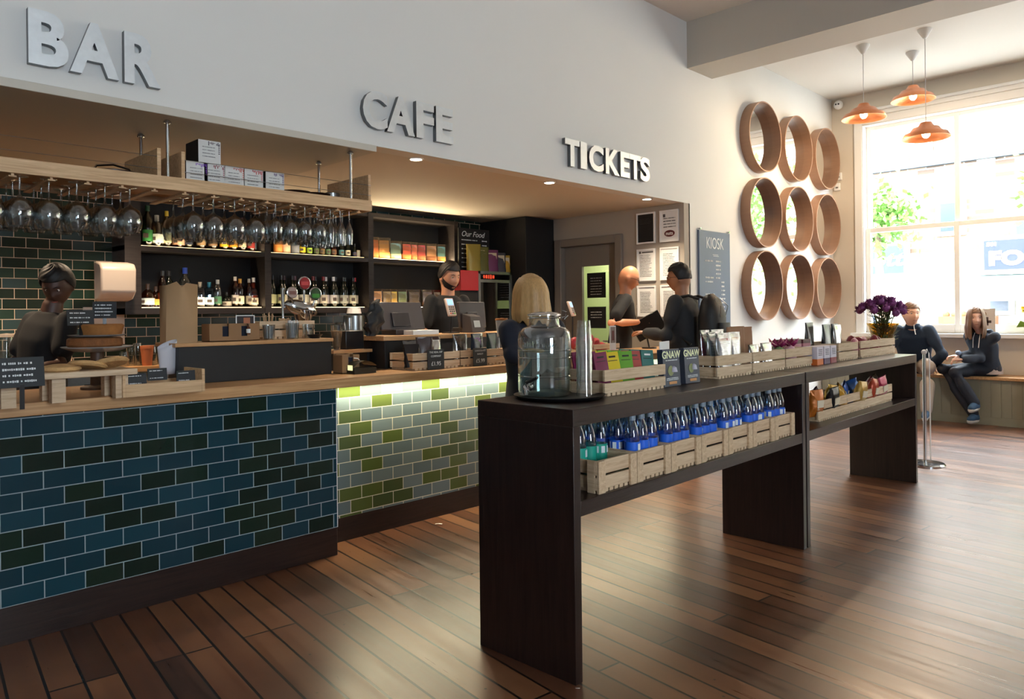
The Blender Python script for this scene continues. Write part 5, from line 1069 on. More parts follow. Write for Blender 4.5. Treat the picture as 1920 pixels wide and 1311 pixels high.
# ------------------------------------------------------------------ window wall fittings
q = on_x(1572, 197, 10.22); t = thing('security_camera', 'small white ball security camera high in the corner', 'camera', (10.28, q.y, q.z)); MB().ball((-.06, 0, 0), .06).build('housing', whitep, t); MB().box(-.02, .02, -.02, .02, -.02, .02).build('bracket', whitep, t); MB().ball((-.115, .012, 0), .012).ball((-.112, -.02, 0), .012).build('lens', blk, t)
for px, py, lb in ((1573, 331, 'upper small white sensor box in the corner by the mirrors'), (1568, 351, 'lower small cream thermostat in the corner by the mirrors')):
    q = on_x(px, py, 10.28); t = thing('wall_sensor', lb, 'sensor', (10.298, min(q.y, 3.93), q.z)); MB().box(-.03, 0, -.04, .04, -.05, .05).build('housing', whitep, t, bevel=.006); MB().box(-.034, -.03, -.015, .015, -.02, .0).build('button', steel, t)
# ------------------------------------------------------------------ bench under the window, side table
sage = mat('sage painted panelling', '#8b8673', .55)
t = thing('window_bench', 'long panelled sage bench with an oak seat under the window', 'bench', (9.84, -4.5, 0)); M = MB().box(0, .44, 0, 8.48, .0, .515)
for k in range(84): M.box(-.005, 0, .006+k*.101, .101+k*.101, .09, .515)
M.box(-.012, 0, 0, 8.48, 0, .09); M.build('bench_base', sage, t)
MB().box(-.03, .45, -.01, 8.49, .515, .55).build('seat', oak, t, bevel=.004)
t = thing('side_table', 'sage side table with an oak top at the end of the bench', 'table', (9.35, .88, 0)); MB().box(0, .45, .0, .62, .645, .68).build('table_top', oak, t, bevel=.004); MB().box(.02, .43, .02, .60, .55, .645).build('apron', sage, t)
for x in (.02, .38): 
    for y in (.02, .55): MB().box(x, x+.05, y, y+.05, 0, .55).build('leg', sage, t)
# radiator-like panelling below the window left of the bench, seen past the crates: part of bench
t = thing('portrait_card', 'small portrait print standing on the window sill behind the girl', 'print', (10.19, 2.30, WZ0+.0005)); F = Matrix.Rotation(-PI/2+.0, 4, 'Z')
MB().box(0, .21, 0, .004, 0, .30, 0, F).build('card', mat('print paper', '#c9c2ba', .6), t); M = MB().ball((.10, -.002, .235), (.022, .002, .028), 12, 8, 1, F).box(.065, .14, -.003, 0, .10, .20, 0, F).box(.04, .17, -.003, 0, .13, .16, 0, F).box(.08, .12, -.003, 0, .04, .10, 0, F); M.build('printed_figure', [mat('dark jacket print', '#4a3a34', .6), mat('print skin', '#8a6a58', .6)], t)
t = thing('daffodil_vase', 'yellow daffodils in a glass at the right end of the sill', 'flowers', (10.17, 1.72, WZ0+.0005)); MB().lathe([(.03, 0), (.045, .1), (.04, .14)], 16, cap=False).build('glass', gclear, t); M = MB(); N = MB(); rr = random.Random(5)
for k in range(6):
    a = k*1.05; p = Vector((.06*math.cos(a), .10*math.sin(a), .22+.03*(k % 3))); M.tube([(0, 0, .01), (p.x*.4, p.y*.4, .15), p], .004, 5); N.lathe([(.008, 0), (.045, .01), (.02, .015), (.022, .04)], 10, p)
    M.add([(0, 0, .1), (.03*math.cos(a+.5), .12*math.sin(a+.5), .16), (.04*math.cos(a+.5), .16*math.sin(a+.5), .08), (0.01, .01, .09)], [(0, 1, 2, 3)])
M.build('stems', mat('fresh green', '#7a9a3a', .6), t); N.build('flower_heads', mat('daffodil yellow', '#e6c21e', .6), t)
# white printed sheet on the window beside the portrait
# ------------------------------------------------------------------ street outside
struct('street_ground', MB().box(10.6, 60, -45, 45, -.25, -.1), mat('street asphalt', '#9a9894', .9))
FX = 22.0; fb = facebrick(); rend = mat('white render', '#a69f94', .9)
def at_f(px, py, X=FX): return on_x(px, py, X)
t = thing('street_building', 'long pale brick building with white shopfronts across the street', 'building', (FX, 0, 0))
zl = at_f(1700, 480).z
MB().box(.02, 6, -30, 30, zl+.0, 9.3).build('brick_storey', fb, t); MB().box(0, 6, -30, 30, -.1, zl).build('shopfront_render', rend, t); MB().box(-.12, .01, -30, 30, zl-.14, zl+.02).build('cornice', rend, t)
zr = at_f(1700, 310).z; MB().box(-.15, .1, -30, 30, zr-.12, zr+.05).build('gutter', mat('gutter blue grey', '#2c363e', .6), t); MB().box(.02, 6.2, -30, 30, 9.3, 9.6).build('parapet', rend, t)
MB().box(0, .05, -30, 30, zr-1.6, zr-.12).build('white_band', rend, t) if False else None
dgl = mat('street window glass', '#18262a', .4); 
for px0, px1, py0, py1 in ((1657, 1689, 392, 450), (1764, 1803, 383, 432), (1906, 1940, 411, 462), (1716, 1740, 268, 292), (1842, 1856, 262, 292), (1560, 1600, 400, 455)):
    a_, b_ = at_f(px0, py0), at_f(px1, py1); f_ = MB().box(-.05, .05, b_.y-.12, a_.y+.12, b_.z-.12, a_.z+.12).build('window_surround', rend, t); MB().box(-.07, -.05, b_.y, a_.y, b_.z, a_.z).build('pane', dgl, f_)
def shop(px0, px1, py0, py1, col, nm, lb, words):
    a_, b_ = at_f(px0, py0, FX-.2), at_f(px1, py1, FX-.2); y0, y1, z0, z1 = b_.y, a_.y, b_.z, a_.z; t = thing('shop_sign', lb, 'sign', (FX-.2, y1, z0)); F = Matrix.Rotation(-PI/2, 4, 'Z'); w_, h_ = y1-y0, z1-z0
    MB().box(-.1, w_+.1, -.0, .19, -.12, h_+.1, 0, F).build('surround', mat('cream sign surround', '#f0dcc8', .7), t); MB().box(0, w_, -.04, 0, 0, h_, 0, F).build('panel', mat(nm, col, .5), t)
    for s_, sz, fx, fz, bo, c, sh in words: text(s_, h_*sz, mat('sign '+c, c, .5), t, F @ Matrix.Translation((w_*fx, -.045, h_*fz)), 'lettering', .01, bo*h_, 'CENTER', 1.25, shear=sh)
    return y0, y1, z0, z1
s1 = shop(1845, 2010, 452, 500, '#0a1844', 'sign blue', 'blue shop sign reading FOOD with a cream edge across the street', [('FOOD', .62, .52, .36, .035, '#ffe9d0', 0), ('LE', .30, .74, .80, .02, '#ffffff', 0), ('501', .16, .10, .86, .01, '#ffffff', 0)])
s2 = shop(1598, 1695, 466, 512, '#0f2448', 'sign azure', 'azure shop sign ending in the letters ott across the street', [('ott', .70, .68, .50, .02, '#ffffff', .25)])
t = thing('shop_awning', 'pale aqua awning under the blue FOOD sign', 'awning', (FX, s1[1]+.1, 0)); z1, z0 = at_f(1880, 513).z, at_f(1880, 545, FX-1).z; w_ = s1[1]-s1[0]
MB().add([(-.05, 0, z1), (-.05, -w_, z1), (-1.1, -w_, z0), (-1.1, 0, z0)], [(0, 1, 2, 3)]).build('canopy', mat('aqua awning', '#47605f', .8), t, solid=.02); MB().add([(-1.1, 0, z0), (-1.1, -w_, z0), (-1.1, -w_, z0-.25), (-1.1, 0, z0-.25)], [(0, 1, 2, 3)]).build('valance', mat('pale valance', '#8fa5a3', .8), t, solid=.02)
t = thing('shop_window', 'grey shop window under the aqua awning', 'shop window', (FX-.02, 0, 0)); a_, b_ = at_f(1858, 556), at_f(1892, 583); MB().box(-.06, 0, b_.y-.12, a_.y+.12, b_.z-.1, a_.z+.1).build('window_frame', whitep, t); MB().box(-.08, -.06, b_.y, a_.y, b_.z, a_.z).build('pane', mat('grey shop glass', '#3c424c', .3), t)
# market goods at street level: crates of produce in warm colours
rr = random.Random(8)
for k, (y_, z_, w_, h_, c) in enumerate(((7.4, .5, 1.0, .55, '#3c4a5c'), (6.2, .5, 1.1, .35, '#6a4630'), (4.9, .5, 1.2, .65, '#7a4826'), (3.6, .5, 1.1, .35, '#4c5634'), (2.3, .5, 1.1, .5, '#463a40'), (1.0, .5, 1.0, .7, '#6c3238'), (-.2, .5, 1.0, .45, '#5a565a'))):
    t = thing('market_stall_box', 'goods box across the street, %s' % ('slate blue one on the left', 'long tan one beside the slate blue one', 'big orange one in the middle', 'green one right of the orange one', 'mauve one below the FOOD sign', 'red one by the aqua awning', 'grey one at the right end')[k], 'box', (FX-1.0, y_, z_), 0, 'goods outside the far shops')
    MB().box(-.2, .3, -w_/2, w_/2, 0, h_).build('carton', mat('goods '+c, c, .8), t); M = MB()
    for j in range(6): M.ball((.05, -w_/2+.12+j*(w_-.24)/5, h_+.04), .09, 8, 6)
    M.build('goods', mat('goods top '+c, c, .8, var=.4), t)
t = thing('display_stand', 'long trestle carrying goods outside the far shops', 'stand', (FX-1.2, 0, -.1)); MB().box(-.1, .6, -3, 8.2, .0, .595).build('trestle', mat('grey trestle', '#a8a09c', .8), t)
# street trees
def tree(X, y, h_, r_, lb, seed):
    t = thing('street_tree', lb, 'tree', (X, y, -.1)); MB().tube([(0, 0, 0), (.05, .05, h_*.4), (0, .1, h_*.75)], [.14, .11, .05], 10).build('trunk', mat('bark', '#6a5a4a', .9), t); M = MB(); rr = random.Random(seed)
    for k in range(int(1100*r_)):
        v = Vector((rr.gauss(0, .42), rr.gauss(0, .42), rr.gauss(0, .45))); c = Vector((v.x*r_, v.y*r_, h_*.75+v.z*r_)); a = Vector((rr.uniform(-1, 1), rr.uniform(-1, 1), rr.uniform(-1, 1))).normalized()*.10; b = a.cross(Vector((rr.uniform(-1, 1), rr.uniform(-1, 1), rr.uniform(-1, 1)))).normalized()*.06
        M.add([c-a, c+b, c+a, c-b], [(0, 1, 2, 3)])
    M.build('crown', mat('spring leaves', '#55802f', .7, var=.4), t)
q = on_x(1652, 400, 19.0); tree(19.0, q.y, 4.9, .8, 'leafy street tree at the left of the window view', 1)
q = on_x(1915, 385, 19.5); tree(19.5, q.y-.9, 5.3, .9, 'small street tree at the right edge of the window view', 2)
tree(17.5, -1.2, 5.2, 2.0, 'broad street tree seen only in the round mirrors', 3)
# ------------------------------------------------------------------ people
def skinmat(name, c): return mat(name, c, .5, var=.06, vscale=18)
def dirv(a): a = math.radians(a); return Vector((math.cos(a), math.sin(a), 0))
def limb(M, pts, rad, seg=14, mi=0):
    """tapered round limb with rounded ends"""
    pts = [Vector(p) for p in pts]; P = []; R = []
    d0 = (pts[1]-pts[0]).normalized(); d1 = (pts[-1]-pts[-2]).normalized()
    for c in (-.98, -.75, -.4): P.append(pts[0]+d0*rad[0]*c); R.append(rad[0]*math.sqrt(1-c*c))
    P += pts; R += list(rad)
    for c in (.4, .75, .98): P.append(pts[-1]+d1*rad[-1]*c); R.append(rad[-1]*math.sqrt(1-c*c))
    for p, r_ in zip(pts[1:-1], list(rad)[1:-1]):
        if seg > 8: M.ball(p, r_, 12, 8, mi)
    return M.tube(P, R, seg, mi)
def loft(M, rings, right, seg=24, mi=0):
    """body loft: rings of (centre, half width, half depth)"""
    n = len(rings); vs = []; fs = []; right = Vector(right).normalized()
    for i, (c, rx, ry) in enumerate(rings):
        t = (Vector(rings[min(i+1, n-1)][0])-Vector(rings[max(i-1, 0)][0])).normalized(); a = (right-t*right.dot(t)).normalized(); b = t.cross(a)
        for k in range(seg):
            q = 2*PI*k/seg; ca, sa = math.cos(q), math.sin(q); e = (abs(ca)**2.4+abs(sa)**2.4)**(-1/2.4); vs.append(Vector(c)+a*rx*ca*e+b*ry*sa*e)
    for i in range(n-1):
        for k in range(seg): k2 = (k+1) % seg; fs.append((i*seg+k, i*seg+k2, (i+1)*seg+k2, (i+1)*seg+k))
    fs += [tuple(reversed(range(seg))), tuple((n-1)*seg+k for k in range(seg))]
    return M.add(vs, fs, mi, True)
def headpt(ph, th, off=0., s=1.):
    """point of the head surface; ph azimuth (pi/2 = face), th from the crown"""
    x = math.cos(ph)*math.sin(th); y = math.sin(ph)*math.sin(th); z = math.cos(th); X, Y, Z = x*.079, y*.096, z*.118
    if z < 0: X *= 1-.30*z*z-.04*abs(z); Y *= 1-.10*z*z; Y += .012*(-z) if y > 0 else .012*z
    if y > 0:
        g = lambda cx, cz, sx, sz: math.exp(-((X-cx)/sx)**2-((Z-cz)/sz)**2)
        Y += .020*g(0, -.030, .0105, .014)+.010*g(0, -.008, .008, .022)+.005*g(0, .028, .04, .010)-.008*(g(.030, .006, .014, .011)+g(-.030, .006, .014, .011))
        Y += .006*g(0, -.060, .020, .006)+.005*g(0, -.070, .017, .005)-.004*g(0, -.0655, .018, .0025)+.008*g(0, -.095, .018, .016)+.004*(g(.042, -.03, .018, .022)+g(-.042, -.03, .018, .022))
    v = Vector((X, Y, Z)); return (v+v.normalized()*off)*s
def remesh(o, vox, sm=3):
    m = o.modifiers.new('r', 'REMESH'); m.mode = 'VOXEL'; m.voxel_size = vox; m.use_smooth_shade = True
    s = o.modifiers.new('s', 'SMOOTH'); s.factor = .5; s.iterations = sm; evaluated(o)
    for p in o.data.polygons: p.use_smooth = True
    return o
def hand(M, w, d, n, side, curl=.5, s=1.):
    """palm, four unequal fingers bent by curl, thumb from the side of the palm. d fingers, n palm normal, side thumb side"""
    d = Vector(d).normalized(); n = (Vector(n)-d*Vector(n).dot(d)).normalized(); x = d.cross(n).normalized()*side
    pc = Vector(w)+d*.045*s; vs = MB(); vs.ball((0, 0, 0), (.042*s, .050*s, .015*s), 12, 8)
    T = Matrix.Translation(pc) @ Matrix((x, d, n)).transposed().to_4x4(); M.add([T @ Vector(v) for v in vs.v], vs.f, 0, True)
    for k, (off, ln) in enumerate(((.030, .070), (.010, .078), (-.010, .072), (-.029, .056))):
        p = pc+x*off*s+d*.038*s; a = .15+curl*.25; pts = [p]; 
        for j, f_ in enumerate((.42, .32, .26)): q = math.cos(a), math.sin(a); p = p+(d*q[0]+n*q[1])*ln*f_*s; pts.append(p); a += curl*1.15
        limb(M, pts, [.0095*s, .009*s, .0085*s, .0075*s], 8)
    b = pc+x*.030*s-d*.022*s; limb(M, [b, b+(x*.7+d*.6+n*.3)*.034*s, b+(x*.75+d*1.4+n*.75)*.042*s], [.012*s, .011*s, .009*s], 8)
def person(lb, base, J, body, face, skin, hairspec, top, legs, pitch=0., hs=1., vox=.009, sleeves='short', thick=1., skirt=.0, topmat=None, legmat=None, shoe=None, hands=(.5, .5), tilt=0., beard=None, shoemat=None):
    t = thing('person', lb, 'person', base); B = Vector(base)
    fwd = dirv(body); right = Vector((fwd.y, -fwd.x, 0)); L = {k: Vector(v)-B for k, v in J.items()}
    pel, che, nek, hd = L['pelvis'], L['chest'], L['neck'], L['head']; up = (che-pel).normalized()
    sh = {'R': L.get('shR', nek-up*.050+right*.165), 'L': L.get('shL', nek-up*.050-right*.165)}
    hp = {'R': pel+right*.088-up*.02, 'L': pel-right*.088-up*.02}
    f2 = dirv(face); r2 = Vector((f2.y, -f2.x, 0)); HT = Matrix.Translation(hd) @ Matrix((r2, f2, Vector((0, 0, 1)))).transposed().to_4x4() @ Matrix.Rotation(pitch, 4, 'X') @ Matrix.Rotation(tilt, 4, 'Y') @ Matrix.Scale(hs, 4)
    th = thick; w1 = pel.lerp(che, .45)
    # the body, one skin
    M = MB(); M.grid(lambda a, b: HT @ headpt(2*PI*a, max(.001, min(PI-.001, PI*b))), 56, 44, 0, True)
    for sx in (-1, 1): M.ball((sx*.080, -.004, -.012), (.009, .020, .030), 10, 8, 0, HT)
    limb(M, [nek-up*.05, nek+(hd-nek)*.25, HT @ Vector((0, -.022, -.05))], [.064*th, .058*th, .056*th], 16)
    loft(M, [(pel-up*.09, .10*th, .08*th), (pel, .155*th, .105*th), (w1, .130*th, .090*th), (che, .160*th, .108*th), (nek-up*.06, .150*th, .080*th), (nek-up*.01, .06, .05)], right)
    for s in 'LR':
        sg = 1 if s == 'R' else -1; el, wr = L['el'+s], L['wr'+s]
        limb(M, [sh[s], sh[s].lerp(el, .5), el, el.lerp(wr, .35), wr], [.050*th, .044*th, .037*th, .038*th, .026])
        hd_ = L.get('hd'+s); d = (wr-el).normalized() if hd_ is None else (hd_-wr).normalized(); n = L.get('pn'+s, Vector((0, 0, -1))+B)-(Vector((0, 0, 0)) if ('pn'+s) not in L else Vector((0, 0, 0)))
        n = J['pn'+s] if ('pn'+s) in J else Vector((0, 0, -1)); hand(M, wr, d, n, -sg, hands[0 if s == 'L' else 1], hs)
        kn, an = L['kn'+s], L['an'+s]; limb(M, [hp[s], hp[s].lerp(kn, .5), kn, kn.lerp(an, .35), an], [.080*th, .072*th, .052*th, .050*th, .036])
        ft = L.get('ft'+s, an+fwd*.15-Vector((0, 0, .05))); limb(M, [an, ft], [.036, .030])
    o = M.build('body', skin, t); remesh(o, vox, 2)
    # eyes, brows, mouth
    ew = mat('eye white', '#b8b0a8', .4); ei = mat('iris', '#2a1c14', .2)
    for sx in (-1, 1):
        e = MB().ball((sx*.030, .0775, .006), .0100, 12, 9, 0, HT).ball((sx*.030, .0830, .006), .0058, 10, 7, 1, HT).build('eye', [ew, ei], t)
        MB().tube([HT @ Vector((sx*x, y, z)) for x, y, z in ((.014, .0935, .0245), (.030, .0905, .030), (.045, .0805, .025))], [.0022, .003, .0018], 6).build('eyebrow', hairspec['m'], t)
    MB().tube([HT @ Vector(v) for v in ((-.020, .0895, -.0665), (-.008, .0985, -.0645), (0, .0990, -.0655), (.008, .0985, -.0645), (.020, .0895, -.0665))], [.001, .0034, .0036, .0034, .001], 6).build('lips', mat('lips', '#9a5248', .5), t)
    # hair
    kd = hairspec['kind']; hm = hairspec['m']
    if kd != 'none':
        nu, nv = 56, 30; vs = []; fs = []; off = hairspec.get('off', .010)
        def line(ph):      # hairline angle from the crown by azimuth
            f = max(0, math.sin(ph)); return 2.05-(.98 if kd != 'fringe' else .8)*min(1, max(0, (f+.25)/.75))
        for j in range(nv):
            for i in range(nu):
                ph = 2*PI*i/nu; th_ = line(ph)*j/(nv-1); vs.append(HT @ headpt(ph, max(.001, th_), off*(1-.55*(j/(nv-1))**4)+.002*math.sin(9*ph+j*.8)))
        for j in range(nv-1):
            for i in range(nu): i2 = (i+1) % nu; fs.append((j*nu+i, j*nu+i2, (j+1)*nu+i2, (j+1)*nu+i))
        MB().add(vs, fs, 0, True).build('hair', hm, t, solid=.004)
        if kd == 'long':
            ln = hairspec['len']; w_ = hairspec.get('open', .62)
            def curt(a, b):
                ph = PI/2+w_+a*(2*PI-2*w_); z = .115-(ln+.115)*b; fac = math.sqrt(max(.05, 1-(z/(.122+off))**2)) if z > 0 else 1+.10*min(1, -z/.10)-.22*max(0, (-z-.09)/ln)
                wv = (.002*math.sin(a*46+b*2)+.0015*math.sin(a*97))*min(1, b*3)
                return HT @ Vector((math.cos(ph)*((.080+off)*fac+wv), math.sin(ph)*((.098+off)*fac+wv)-.012*b, z+(.012*math.sin(a*30)+.008*math.sin(a*71))*b**3))
            MB().grid(curt, 80, 22).build('hair_length', hm, t, solid=.006)
    if beard:
        vs = []; fs = []; nu, nv = 30, 14
        for j in range(nv):
            for i in range(nu):
                ph = PI/2-1.55+3.1*i/(nu-1); e = abs(i/(nu-1)-.5)*2; th0 = 2.10-.62*e**2.5; th_ = th0+(2.95-th0)*j/(nv-1); vs.append(HT @ headpt(ph, th_, .0055+.001*math.sin(7*i+3*j)))
        for j in range(nv-1):
            for i in range(nu-1):
                if abs(i-(nu-1)/2) < 4 and 1 < j < 4: continue
                fs.append((j*nu+i, j*nu+i+1, (j+1)*nu+i+1, (j+1)*nu+i))
        MB().add(vs, fs, 0, True).build('beard', beard, t)
    # clothes over the body
    if top:
        M = MB(); g = .012 if top == 'tee' else .018
        loft(M, [(pel-up*skirt-up*.04, .168*th+g, .118*th+g), (pel, .160*th+g, .112*th+g), (w1, .142*th+g, .100*th+g), (che, .165*th+g, .112*th+g), (nek-up*.075, .158*th+g, .085*th+g), (nek-up*.030, .115*th+g*.5, .070+g*.4), (nek+up*.004, .070+g*.5, .060+g*.4)], right)
        for s in 'LR':
            el, wr = L['el'+s], L['wr'+s]
            if sleeves == 'short': limb(M, [sh[s]-(el-sh[s])*.02, sh[s].lerp(el, .45), sh[s].lerp(el, .66)], [.050*th+g*.6, .048*th+g, .050*th+g])
            else: limb(M, [sh[s], sh[s].lerp(el, .5), el, el.lerp(wr, .5), wr.lerp(el, .06)], [.050*th+g, .047*th+g, .044*th+g, .043*th+g*.9, .036+g*.6])
        o = M.build('shirt' if top == 'tee' else 'jacket', topmat, t); remesh(o, .013, 3)
    M = MB(); loft(M, [(pel-up*.10, .11*th, .09*th), (pel-up*.02, .168*th, .118*th), (pel+up*.06, .158*th, .110*th)], right)
    for s in 'LR':
        kn, an = L['kn'+s], L['an'+s]; e_ = max(legs, .014); limb(M, [hp[s], hp[s].lerp(kn, .5), kn, kn.lerp(an, .4), an.lerp(kn, .05)], [.088*th+e_*.6, .078*th+e_, .060*th+e_, .056*th+e_, .043+e_])
    o = M.build('trousers', legmat, t); remesh(o, .013, 2)
    for s in 'LR':
        an = L['an'+s]; ft = L.get('ft'+s, an+fwd*.15-Vector((0, 0, .05))); d = (ft-an); hz = Vector((d.x, d.y, 0)).normalized()
        heel = an-Vector((0, 0, .045))-hz*.03 if 'ft'+s not in L else an-(ft-an).normalized()*.02+(Vector((0, 0, -.03)))
        M = MB(); limb(M, [heel, heel.lerp(ft, .5)+Vector((0, 0, .012)), ft], [.042, .044, .036], 12); limb(M, [an, heel+Vector((0, 0, .02))], [.042, .04], 12)
        o = M.build('shoe', shoemat or mat('black shoe', '#121214', .5), t); remesh(o, .01, 2)
        M = MB(); limb(M, [heel-Vector((0, 0, .022)), ft-Vector((0, 0, .018))], [.036, .034], 12); M.build('sole', mat('pale sole', '#c9c6c0', .7) if shoemat else blkm, o)
    return t, HT, L, B
def standing(x, y, h, body, lean=0., side=0.):
    f = dirv(body); r = Vector((f.y, -f.x, 0)); c = Vector((x, y, 0)); k = h/1.78; Z = Vector((0, 0, 1)); J = {}
    J['pelvis'] = c+Z*.95*k; J['chest'] = c+Z*1.30*k+f*lean*.5+r*side*.5; J['neck'] = c+Z*1.49*k+f*lean*.85+r*side*.85; J['head'] = c+Z*1.655*k+f*(lean*1.15+.02)+r*side*1.1
    for s, g in (('R', 1), ('L', -1)):
        J['kn'+s] = c+Z*.50*k+r*.10*g+f*.02; J['an'+s] = c+Z*.085+r*.11*g-f*.02
        J['el'+s] = J['neck']-Z*.33*k+r*.24*g-f*.02; J['wr'+s] = J['el'+s]-Z*.24*k+f*.06
    return J, f, r
hb = mat('near black hair', '#15100e', .6, var=.4, vscale=60); hbl = mat('blonde hair', '#b08a58', .5, var=.45, vscale=30, stretch=(6, 6, .5)); hgb = mat('light brown hair', '#6e5038', .5, var=.4, vscale=30, stretch=(6, 6, .5))
tee = mat('black cotton', '#101013', .85)
# barman behind the tills
J, f, r = standing(4.25, 5.04, 1.79, -100, .05)
J['elR'] = J['neck']-Vector((0, 0, .34))+r*.27+f*.02; J['wrR'] = J['elR']+f*.17-Vector((0, 0, .10))-r*.10
J['elL'] = J['neck']-Vector((0, 0, .34))-r*.24+f*.05; J['wrL'] = J['elL']+f*.2-Vector((0, 0, .10))+r*.05
person('bearded dark-haired person in a black t-shirt working behind the tills', (4.25, 5.04, 0), J, -100, -93, skinmat('skin fair', '#c08a6c'), dict(kind='short', m=hb, off=.018), 'tee', .008, pitch=-.22, topmat=tee, legmat=tee, beard=mat('dark beard', '#1d1411', .9, var=.5, vscale=120, bump=.8), hs=1.04)
# bald man at the ticket till
q = on_y(1160, 560, 4.40); J, f, r = standing(q.x, 4.40, 1.80, -48, .07)
e_ = J['neck']
J['elR'] = on_y(1146, 606, 4.22); J['wrR'] = on_y(1203, 604, 4.12)
J['elL'] = e_-Vector((0, 0, .34))-r*.20+f*.12; J['wrL'] = J['elL']+f*.25+Vector((0, 0, .03))+r*.08
t, HT, L, B = person('bald person with glasses and a black t-shirt reaching over the ticket till', (q.x, 4.40, 0), J, -48, -52, skinmat('skin ruddy', '#c88864'), dict(kind='none', m=mat('grey brow', '#8a7a70', .7)), 'tee', .008, pitch=-.38, topmat=tee, legmat=tee, hs=1.03)
def specs(t, HT, B):
    M = MB()
    for sx in (-1, 1):
        M.tube([HT @ Vector((sx*.031+.019*math.cos(a), .1+.0, .004+.014*math.sin(a))) for a in [2*PI*k/20 for k in range(20)]], .0016, 6, closed=True, ref=(0, 0, 1)); M.tube([HT @ Vector(v) for v in ((sx*.050, .098, .008), (sx*.078, .04, .006), (sx*.080, -.005, .0))], .0016, 6)
    M.tube([HT @ Vector(v) for v in ((-.012, .102, .008), (0, .104, .010), (.012, .102, .008))], .0016, 6); M.build('glasses', blk, t)
specs(t, HT, B)
MB().box(-.02, .02, -.002, 0, 0, .03, 0, Matrix.Translation(L['chest']+dirv(-48)*.142+Vector((0, 0, .06))) @ Matrix.Rotation(math.radians(-48)+PI/2, 4, 'Z')).build('shirt_badge', chalk, t)
# customer with the backpack
q = on_y(1285, 560, 3.42); cgrey = mat('charcoal jacket', '#1e1f22', .8)
J, f, r = standing(q.x, 3.42, 1.75, 100, .03)
J['elL'] = J['neck']-Vector((0, 0, .33))-r*.25+f*.05; J['wrL'] = J['elL']+f*.20+Vector((0, 0, .02))+r*.05
t, HT, L, B = person('person in a charcoal jacket with glasses and a black backpack at the ticket till', (q.x, 3.42, 0), J, 100, 118, skinmat('skin tan', '#a06e50'), dict(kind='short', m=hb, off=.016), 'jacket', .01, pitch=-.1, sleeves='long', topmat=cgrey, legmat=mat('dark jeans', '#1c2230', .8))
specs(t, HT, B)
bk = L['chest']+B-f*.24; t = thing('backpack', 'black backpack worn on the back of the customer at the ticket till', 'backpack', (bk.x, bk.y, bk.z-.28), math.radians(100)-PI/2)
nyl = mat('black nylon', '#0c0c0e', .45)
o = loft(MB(), [((0, 0, .01), .11, .06), ((0, -.01, .10), .16, .10), ((0, -.01, .30), .16, .10), ((0, .0, .42), .13, .07), ((0, .02, .47), .06, .04)], (1, 0, 0)).build('pack_body', nyl, t)
loft(MB(), [((0, -.10, .05), .10, .03), ((0, -.115, .12), .12, .04), ((0, -.11, .24), .11, .03)], (1, 0, 0)).build('pocket', nyl, t)
for sx in (-1, 1): MB().tube([(sx*.09, .07, .44), (sx*.115, .15, .47), (sx*.125, .25, .455), (sx*.13, .335, .36), (sx*.15, .30, .20), (sx*.15, .12, .06)], .012, 8).build('strap', nyl, t); MB().tube([(sx*.06, -.10, .28), (sx*.09, -.115, .38), (sx*.05, -.06, .45)], .004, 6).build('zip', steel, t)
# blonde customer at the bar
q = on_y(998, 560, 3.02); J, f, r = standing(q.x, 3.02, 1.535, 78, .0)
Z = Vector((0, 0, 1)); cupw = on_y(950, 612, 3.30)
J['wrL'] = cupw+Vector((.03, -.03, -.03)); J['elL'] = on_y(963, 664, 2.98); J['hdL'] = cupw+Vector((.0, .03, .0)); J['pnL'] = r
J['elR'] = J['neck']-Z*.30+r*.22; J['wrR'] = J['elR']+f*.16-Z*.12
navy2 = mat('navy coat', '#141826', .85)
person('blonde person in a navy coat seen from behind, holding a paper cup at the bar', (q.x, 3.02, 0), J, 78, 72, skinmat('skin light', '#c99478'), dict(kind='long', m=hbl, len=.15, off=.020, open=.7), 'coat', .012, sleeves='long', topmat=navy2, legmat=mat('black trousers', '#131316', .8), skirt=.18, hands=(.9, .5), hs=1.03)
t = thing('paper_cup', 'white paper cup with an orange lid in the blonde person\'s hand', 'cup', (cupw.x-.0, cupw.y+.045, cupw.z-.065)); MB().lathe([(.028, 0), (.039, .105), (0, .105)], 22).build('cup_body', white, t); MB().lathe([(.041, .103), (.041, .110), (.037, .116), (0, .116)], 22).build('lid', mat('orange brown lid', '#c07a3c', .5), t)
# barista at the far left
q = on_y(72, 600, 5.15); J, f, r = standing(q.x, 5.15, 1.72, 200, .0)
hq = on_y(108, 535, 5.10); J['head'] = hq; J['neck'] = hq+Vector((-.03, .02, -.165)); J['chest'] = J['pelvis'].lerp(J['neck'], .62)
J['elR'] = J['neck']-Z*.30+r*.20+f*.10; J['wrR'] = J['elR']+f*.22-Z*.05; J['elL'] = J['neck']-Z*.30-r*.2+f*.08; J['wrL'] = J['elL']+f*.22-Z*.05
t, HT, L, B = person('dark-haired person in black bending over the counter at the far left', (q.x, 5.15, 0), J, 200, 235, skinmat('skin deep brown', '#4a2e22'), dict(kind='short', m=hb, off=.022), 'tee', .008, pitch=-.5, topmat=tee, legmat=tee)
